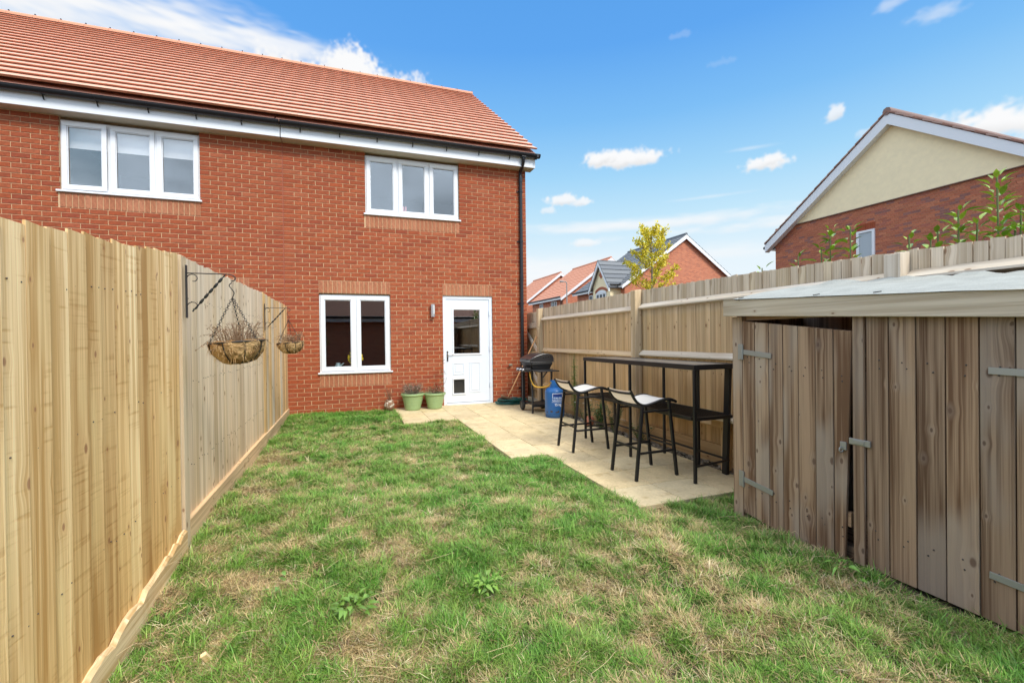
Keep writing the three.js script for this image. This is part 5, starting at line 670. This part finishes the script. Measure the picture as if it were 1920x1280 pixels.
// the cream gabled house on the right: its gable wall lies along the garden
{
  const t = thing('gabled_house', 'brick house with cream rendered gable and white bargeboards over the right fence', 'house'), X = 15.7, zl = -13.3, zr = -5.1, zm = -9.2, yE = 4.92, yR = 7.90, r = rng(88);
  const s = new THREE.Shape(); s.moveTo(-zl, -.1); s.lineTo(-zr, -.1); s.lineTo(-zr, yE); s.lineTo(-zm, yR); s.lineTo(-zl, yE); s.closePath(); const g = new THREE.ExtrudeGeometry(s, { depth: .3, bevelEnabled: false }); g.rotateY(Math.PI / 2); g.translate(X + .02, 0, 0); part('wall', wallUV(g), farBrickMat, t);
  part('side_wall', [b2(X + .32, X + 10, -.1, yE, zl, zl + .3), b2(X + .32, X + 10, -.1, yE, zr - .3, zr), b2(X + 9.7, X + 10, -.1, yE, zl + .3, zr - .3)].map(q => wallUV(q)), farBrickMat, t);
  const tint2 = [[.68, .235, .125], [.64, .21, .115], [.60, .20, .115], [.40, .18, .15], [.70, .26, .14], [.66, .225, .115], [.54, .185, .125]];
  const wz0 = -10.27, wz1 = -9.72, wy0 = 3.55, wy1 = 4.60, list = courses(zl, zr, 44, 2.1, [[wz0, wz1, wy0, wy1 + .225]], .05, r).filter(b => true).map(b => [b[0] - 0, b[1], b[2], 0]);
  const im = instBricks(list.map(b => [b[0], b[1], b[2], 0]), t, r, tint2); im.rotation.y = -Math.PI / 2; im.position.set(X + .012, 0, 0); im.scale.x = 1;
  const sl = (yR - yE) / (zm - zl), rs = new THREE.Shape(), yb = 5.37, zA = zl + (yb - yE) / sl, zB = zr - (yb - yE) / sl; rs.moveTo(-zA, yb); rs.lineTo(-zB, yb); rs.lineTo(-zm, yR); rs.closePath(); const rg = new THREE.ExtrudeGeometry(rs, { depth: .05, bevelEnabled: false }); rg.rotateY(Math.PI / 2); rg.translate(X - .03, 0, 0); { const uv = rg.attributes.uv; for (let i = 0; i < uv.count; i++) uv.setXY(i, uv.getX(i) / 2, uv.getY(i) / 2); } part('render_panel', rg, cream, t);
  part('bead', b2(X - .05, X - .0, yb - .025, yb - .002, zA - .02, zB + .02), std(.25, .17, .13, .8), t);
  for (let i = 0; i < 8; i++) { const m = part('brick', brickGeos[i % 6], pick(brickMats, r), t); m.rotation.set(0, -Math.PI / 2, 0); m.rotation.order = 'YXZ'; m.rotation.z = Math.PI / 2; m.position.set(X - .0, wy1 + .004, wz0 + i * .069 + .066); }
  farWindow(t, 'x', wz0, wz1, wy0, wy1, X + .03, 1, -1).children.forEach(c => { if (c.name === 'pane') c.material = phys(.42, .48, .52, .25); });
  // roof, ridge along x
  const over = .25, run = zm - zl + over, sA = Math.atan(sl), L = run / Math.cos(sA), n = 19, roof = part('roof', [-1, 1].map(k => { const q = box(10.4, .08, L); q.rotateX(k * sA); q.translate(X + 4.97, yR - sl * run / 2 + .02, zm + k * run / 2); return q; }), farBrown, t);
  for (const k of [-1, 1]) for (let i = 0; i < n; i++) { const d = (i + .5) * L / n, cols = 1; const q = box(10.45, .045, L / n * 1.12); q.rotateX(k * (sA - .09)); q.translate(X + 4.97, yR - Math.sin(sA) * d + .10, zm + k * Math.cos(sA) * d); part('tile_course', q, i % 3 ? farBrown : farBrown2, roof); const e = box(.30, .036, L / n * .96); e.rotateX(k * (sA - .06)); e.translate(X - .14, yR - Math.sin(sA) * d + .115, zm + k * Math.cos(sA) * d); part('verge_tile', e, (i * 7) % 3 ? vergeMat : farBrown, roof); }
  part('ridge', rod([X - .28, yR + .1, zm], [X + 10.2, yR + .1, zm], .12, 8), farBrown2, roof);
  for (const k of [-1, 1]) { const sh = new THREE.Shape(), Z = zm + k * run, y2 = yR - sl * run; sh.moveTo(-zm, yR + .06); sh.lineTo(-Z, y2 + .06); sh.lineTo(-Z, y2 - .22); sh.lineTo(-zm, yR - .28); sh.closePath(); const q = new THREE.ExtrudeGeometry(sh, { depth: .22, bevelEnabled: false }); q.rotateY(Math.PI / 2); q.translate(X - .255, 0, 0); part('bargeboard', q, white, t); }
  part('soffit', [b2(X - .03, X + 10, yE - .32, yE - .30, zl - over, zl), b2(X - .03, X + 10, yE - .30, yE - .12, zl - over - .02, zl - over)], white, t); part('gutter', rod([X - .2, yE - .22, zl - over - .07], [X + 10, yE - .22, zl - over - .07], .06, 8), blackPlastic, t);
}
// grey roofed brick house with its cream bay
{
  const t = thing('gabled_house', 'brick house with dark grey tiled roof and cream gabled bay behind the yellow tree', 'house'), x0 = 17.6, x1 = 27.6, yE = 4.98, yR = 8.45, z = -26.5, zb = -33.3;
  part('wall', [wallUV(gableEndZ(x0, x1, yE, yR, z, .3)), wallUV(gableEndZ(x0, x1, yE, yR, zb + .3, .3)), wallUV(b2(x0, x0 + .3, -.1, yE, zb + .3, z - .3)), wallUV(b2(x1 - .3, x1, -.1, yE, zb + .3, z - .3))], farBrickMat, t);
  roofZ(t, x0, x1, yE, yR, zb - .1, z + .22, [farSlate, farSlate2], .34); barge(t, x0, x1, yE, yR, z + .20);
  part('fascia', b2(x0 - .40, x0 - .36, yE - .36, yE - .20, zb - .1, z + .2), white, t); part('gutter', rod([x0 - .44, yE - .17, zb - .1], [x0 - .44, yE - .17, z + .2], .055, 8), blackPlastic, t); part('downpipe', rod([x0 - .06, 0, z - .5], [x0 - .06, yE - .3, z - .5], .04, 8), blackPlastic, t);
  // bay: gable facing the near street, ridge along x
  const bx = 16.75, za = -29.25, zc = -26.95, zm = (za + zc) / 2, be = 4.92, br = 6.55;
  const s = new THREE.Shape(); s.moveTo(-za, -.1); s.lineTo(-zc, -.1); s.lineTo(-zc, be); s.lineTo(-zm, br); s.lineTo(-za, be); s.closePath(); const g = new THREE.ExtrudeGeometry(s, { depth: 1.1, bevelEnabled: false }); g.rotateY(Math.PI / 2); g.translate(bx, 0, 0); part('bay_wall', g, cream, t);
  const sl = Math.atan2(br - be, zm - za), ov = .25, run = zm - za + ov, L = run / Math.cos(sl), rf = part('bay_roof', [-1, 1].map(k => { const q = box(3.6, .07, L); q.rotateX(k * sl); q.translate(bx + 1.55, br - Math.tan(sl) * run / 2 + .03, zm + k * run / 2); return q; }), farSlate, t);
  for (const k of [-1, 1]) for (let i = 0; i < 6; i++) { const d = (i + .5) * L / 6, q = box(3.65, .04, L / 6 * 1.14); q.rotateX(k * (sl - .11)); q.translate(bx + 1.55, br - Math.sin(sl) * d + .11, zm + k * Math.cos(sl) * d); part('tile_course', q, i % 2 ? farSlate : farSlate2, rf); }
  for (const k of [-1, 1]) { const sh = new THREE.Shape(), Z = zm + k * run, y2 = br - Math.tan(sl) * run; sh.moveTo(-zm, br + .05); sh.lineTo(-Z, y2 + .05); sh.lineTo(-Z, y2 - .2); sh.lineTo(-zm, br - .25); sh.closePath(); const q = new THREE.ExtrudeGeometry(sh, { depth: .08, bevelEnabled: false }); q.rotateY(Math.PI / 2); q.translate(bx - .27, 0, 0); part('bargeboard', q, white, t); }
  part('bay_fascia', b2(bx - .2, bx + 1.2, be - .30, be - .14, zc + .22, zc + .26), white, t); part('bay_gutter', rod([bx - .2, be - .1, zc + .31], [bx + 1.2, be - .1, zc + .31], .05, 8), blackPlastic, t);
  farWindow(t, 'x', -28.75, -27.4, 3.0, 4.35, bx - .0, 3, -1);
  part('window_arch', (() => { const q = new THREE.Shape(); q.moveTo(-.80, 0); q.quadraticCurveTo(0, .46, .80, 0); q.lineTo(.80, .16); q.quadraticCurveTo(0, .64, -.80, .16); q.closePath(); const e = new THREE.ExtrudeGeometry(q, { depth: .05, bevelEnabled: false }); e.rotateY(-Math.PI / 2); e.translate(bx - .004, 4.40, -28.07); return e; })(), std(.42, .13, .07, .9), t);
  part('window_head', (() => { const q = new THREE.Shape(); q.moveTo(-.72, 0); q.lineTo(.72, 0); q.quadraticCurveTo(0, .42, -.72, 0); const e = new THREE.ExtrudeGeometry(q, { depth: .04, bevelEnabled: false }); e.rotateY(-Math.PI / 2); e.translate(bx - .006, 4.37, -28.07); return e; })(), white, t);
  part('brick_diamond', (() => { const q = box(.05, .40, .40); q.rotateX(Math.PI / 4); q.translate(bx - .004, 5.65, zm); return q; })(), std(.45, .16, .09, .9), t);
  farWindow(t, 'x', -31.3, -30.2, 3.4, 4.5, x0, 2, -1);
}
const rowHouse = (label, x0, x1, yE, yR, z, zb, wins) => { const t = thing('terraced_house', label, 'house', 'orange roofed brick houses in the distance'); part('wall', [wallUV(gableEndZ(x0, x1, yE, yR, z, .3)), wallUV(gableEndZ(x0, x1, yE, yR, zb + .3, .3)), wallUV(b2(x0, x0 + .3, -.1, yE, zb + .3, z - .3)), wallUV(b2(x1 - .3, x1, -.1, yE, zb + .3, z - .3))], farBrickMat, t); roofZ(t, x0, x1, yE, yR, zb - .1, z + .2, [farClay, farClay2], .36); barge(t, x0, x1, yE, yR, z + .2); part('fascia', b2(x0 - .40, x0 - .36, yE - .36, yE - .18, zb - .1, z + .2), white, t); part('gutter', rod([x0 - .44, yE - .14, zb - .1], [x0 - .44, yE - .14, z + .2], .06, 8), blackPlastic, t); part('downpipe', rod([x0 - .05, 0, z - .4], [x0 - .05, yE - .3, z - .4], .04, 8), blackPlastic, t); for (const [a, b, n] of wins) farWindow(t, 'x', a, b, 3.5, 4.6, x0, n, -1); return t; };
rowHouse('orange roofed brick house with white verge, just left of the cream bay', 17.85, 27.4, 5.0, 8.5, -36.4, -43.6, [[-38.9, -37.7, 3], [-41.6, -40.8, 2]]);
rowHouse('farthest orange roofed brick house, half hidden by the black downpipe', 17.7, 26.6, 5.0, 8.45, -45.9, -53.5, [[-48.5, -47.2, 3]]);
// ------------------------------------------------------------------ tree, street lamp, garage
{
  const t = thing('young_tree', 'young tree with yellow green leaves in front of the grey roofed house', 'tree'), r = rng(515); t.position.set(16.4, 0, -22);
  part('trunk', [tube([[0, 0, 0], [.03, 1.6, .02], [-.02, 3.4, 0], [.04, 5.2, .03], [.0, 6.6, .0], [.06, 7.4, 0]], .055, 24, 7)], std(.20, .17, .12, .9), t);
  const br = [], cl = []; for (let i = 0; i < 34; i++) { const u = i / 34, y = 3.3 + u * 3.9, a = i * 2.4 + r() * .6, L = (2.05 - 1.35 * u) * (.55 + .55 * r()) * (y < 4 ? .9 : 1), e = [Math.cos(a) * L, y + .35 + L * .45, Math.sin(a) * L]; br.push(tube([[0, y, 0], [e[0] * .5, y + .12 + L * .15, e[2] * .5], e], .014, 8, 5)); for (let k = 0; k < 6; k++) { const w = .35 + .65 * r(); cl.push([e[0] * w, lerp(y, e[1], w), e[2] * w, (.14 + .12 * r())]); } }
  part('limb', br, std(.20, .17, .12, .9), t);
  const lf = leafGeo(.13, .08, .3), im = (name, mat, n, pickf) => { const m = new THREE.InstancedMesh(lf, mat, n), M = new THREE.Matrix4(), q = new THREE.Quaternion(), c = new THREE.Color(); for (let i = 0; i < n; i++) { const k = cl[Math.floor(r() * cl.length)]; const p = V((r() + r() - 1) * k[3] * 1.2 + k[0], (r() + r() - 1) * k[3] + k[1], (r() + r() - 1) * k[3] * 1.2 + k[2]); q.setFromEuler(new THREE.Euler(r() * 6, r() * 6, r() * 6)); const s = .7 + r() * .7; M.compose(p, q, V(s, s, s)); m.setMatrixAt(i, M); const w = r(); c.setRGB(...(w < .6 ? [.78, .68, .03] : w < .8 ? [.50, .52, .04] : [.85, .70, .07])); m.setColorAt(i, c); } m.name = name; m.userData.kind = 'stuff'; t.add(m); };
  im('foliage', leafMat(1, 1, 1, { roughness: .6, transmission: .4 }), 4300);
  const l = thing('street_lamp', 'slender grey street lamp in front of the orange roofed house', 'street lamp'); l.position.set(13.0, 0, -26); part('column', [rod([0, 0, 0], [0, 4.55, 0], .05, 8, .035), tube([[0, 4.5, 0], [0, 4.72, 0], [-.10, 4.80, 0], [-.25, 4.81, 0]], .03, 10, 6)], std(.28, .28, .27, .5), l); part('lantern', b2(-.48, -.22, 4.76, 4.86, -.07, .07, .03), std(.3, .3, .3, .5), l);
  const gr = thing('brick_garage', 'long low brick garage behind the camera, mirrored in the kitchen window', 'garage'); part('wall', wallUV(b2(-9, 12, -.4, 2.25, 8.6, 8.9)), farBrickMat, gr); part('back_wall', wallUV(b2(-9, 12, -.4, 2.25, 14.5, 14.8)), farBrickMat, gr); part('fascia', b2(-9.2, 12.2, 2.25, 2.47, 8.36, 8.40), white, gr); part('soffit', b2(-9.2, 12.2, 2.255, 2.275, 8.401, 8.6), white, gr); part('gutter', rod([-9.2, 2.50, 8.31], [12.2, 2.50, 8.31], .06, 8), blackPlastic, gr);
  const rf = []; for (let i = 0; i < 10; i++) { const q = box(21.4, .04, .36); q.rotateX(-.42); q.translate(1.5, 2.62 + i * .13, 8.5 + i * .31); rf.push(q); } const q2 = box(21.4, .05, 3.5); q2.rotateX(.42); q2.translate(1.5, 3.2, 13.1); part('roof', [...rf, q2], farBrown, gr);
}
scene.traverse(o => { if (o.isMesh) { o.castShadow = true; o.receiveShadow = true; } });
renderer.render(scene, camera);
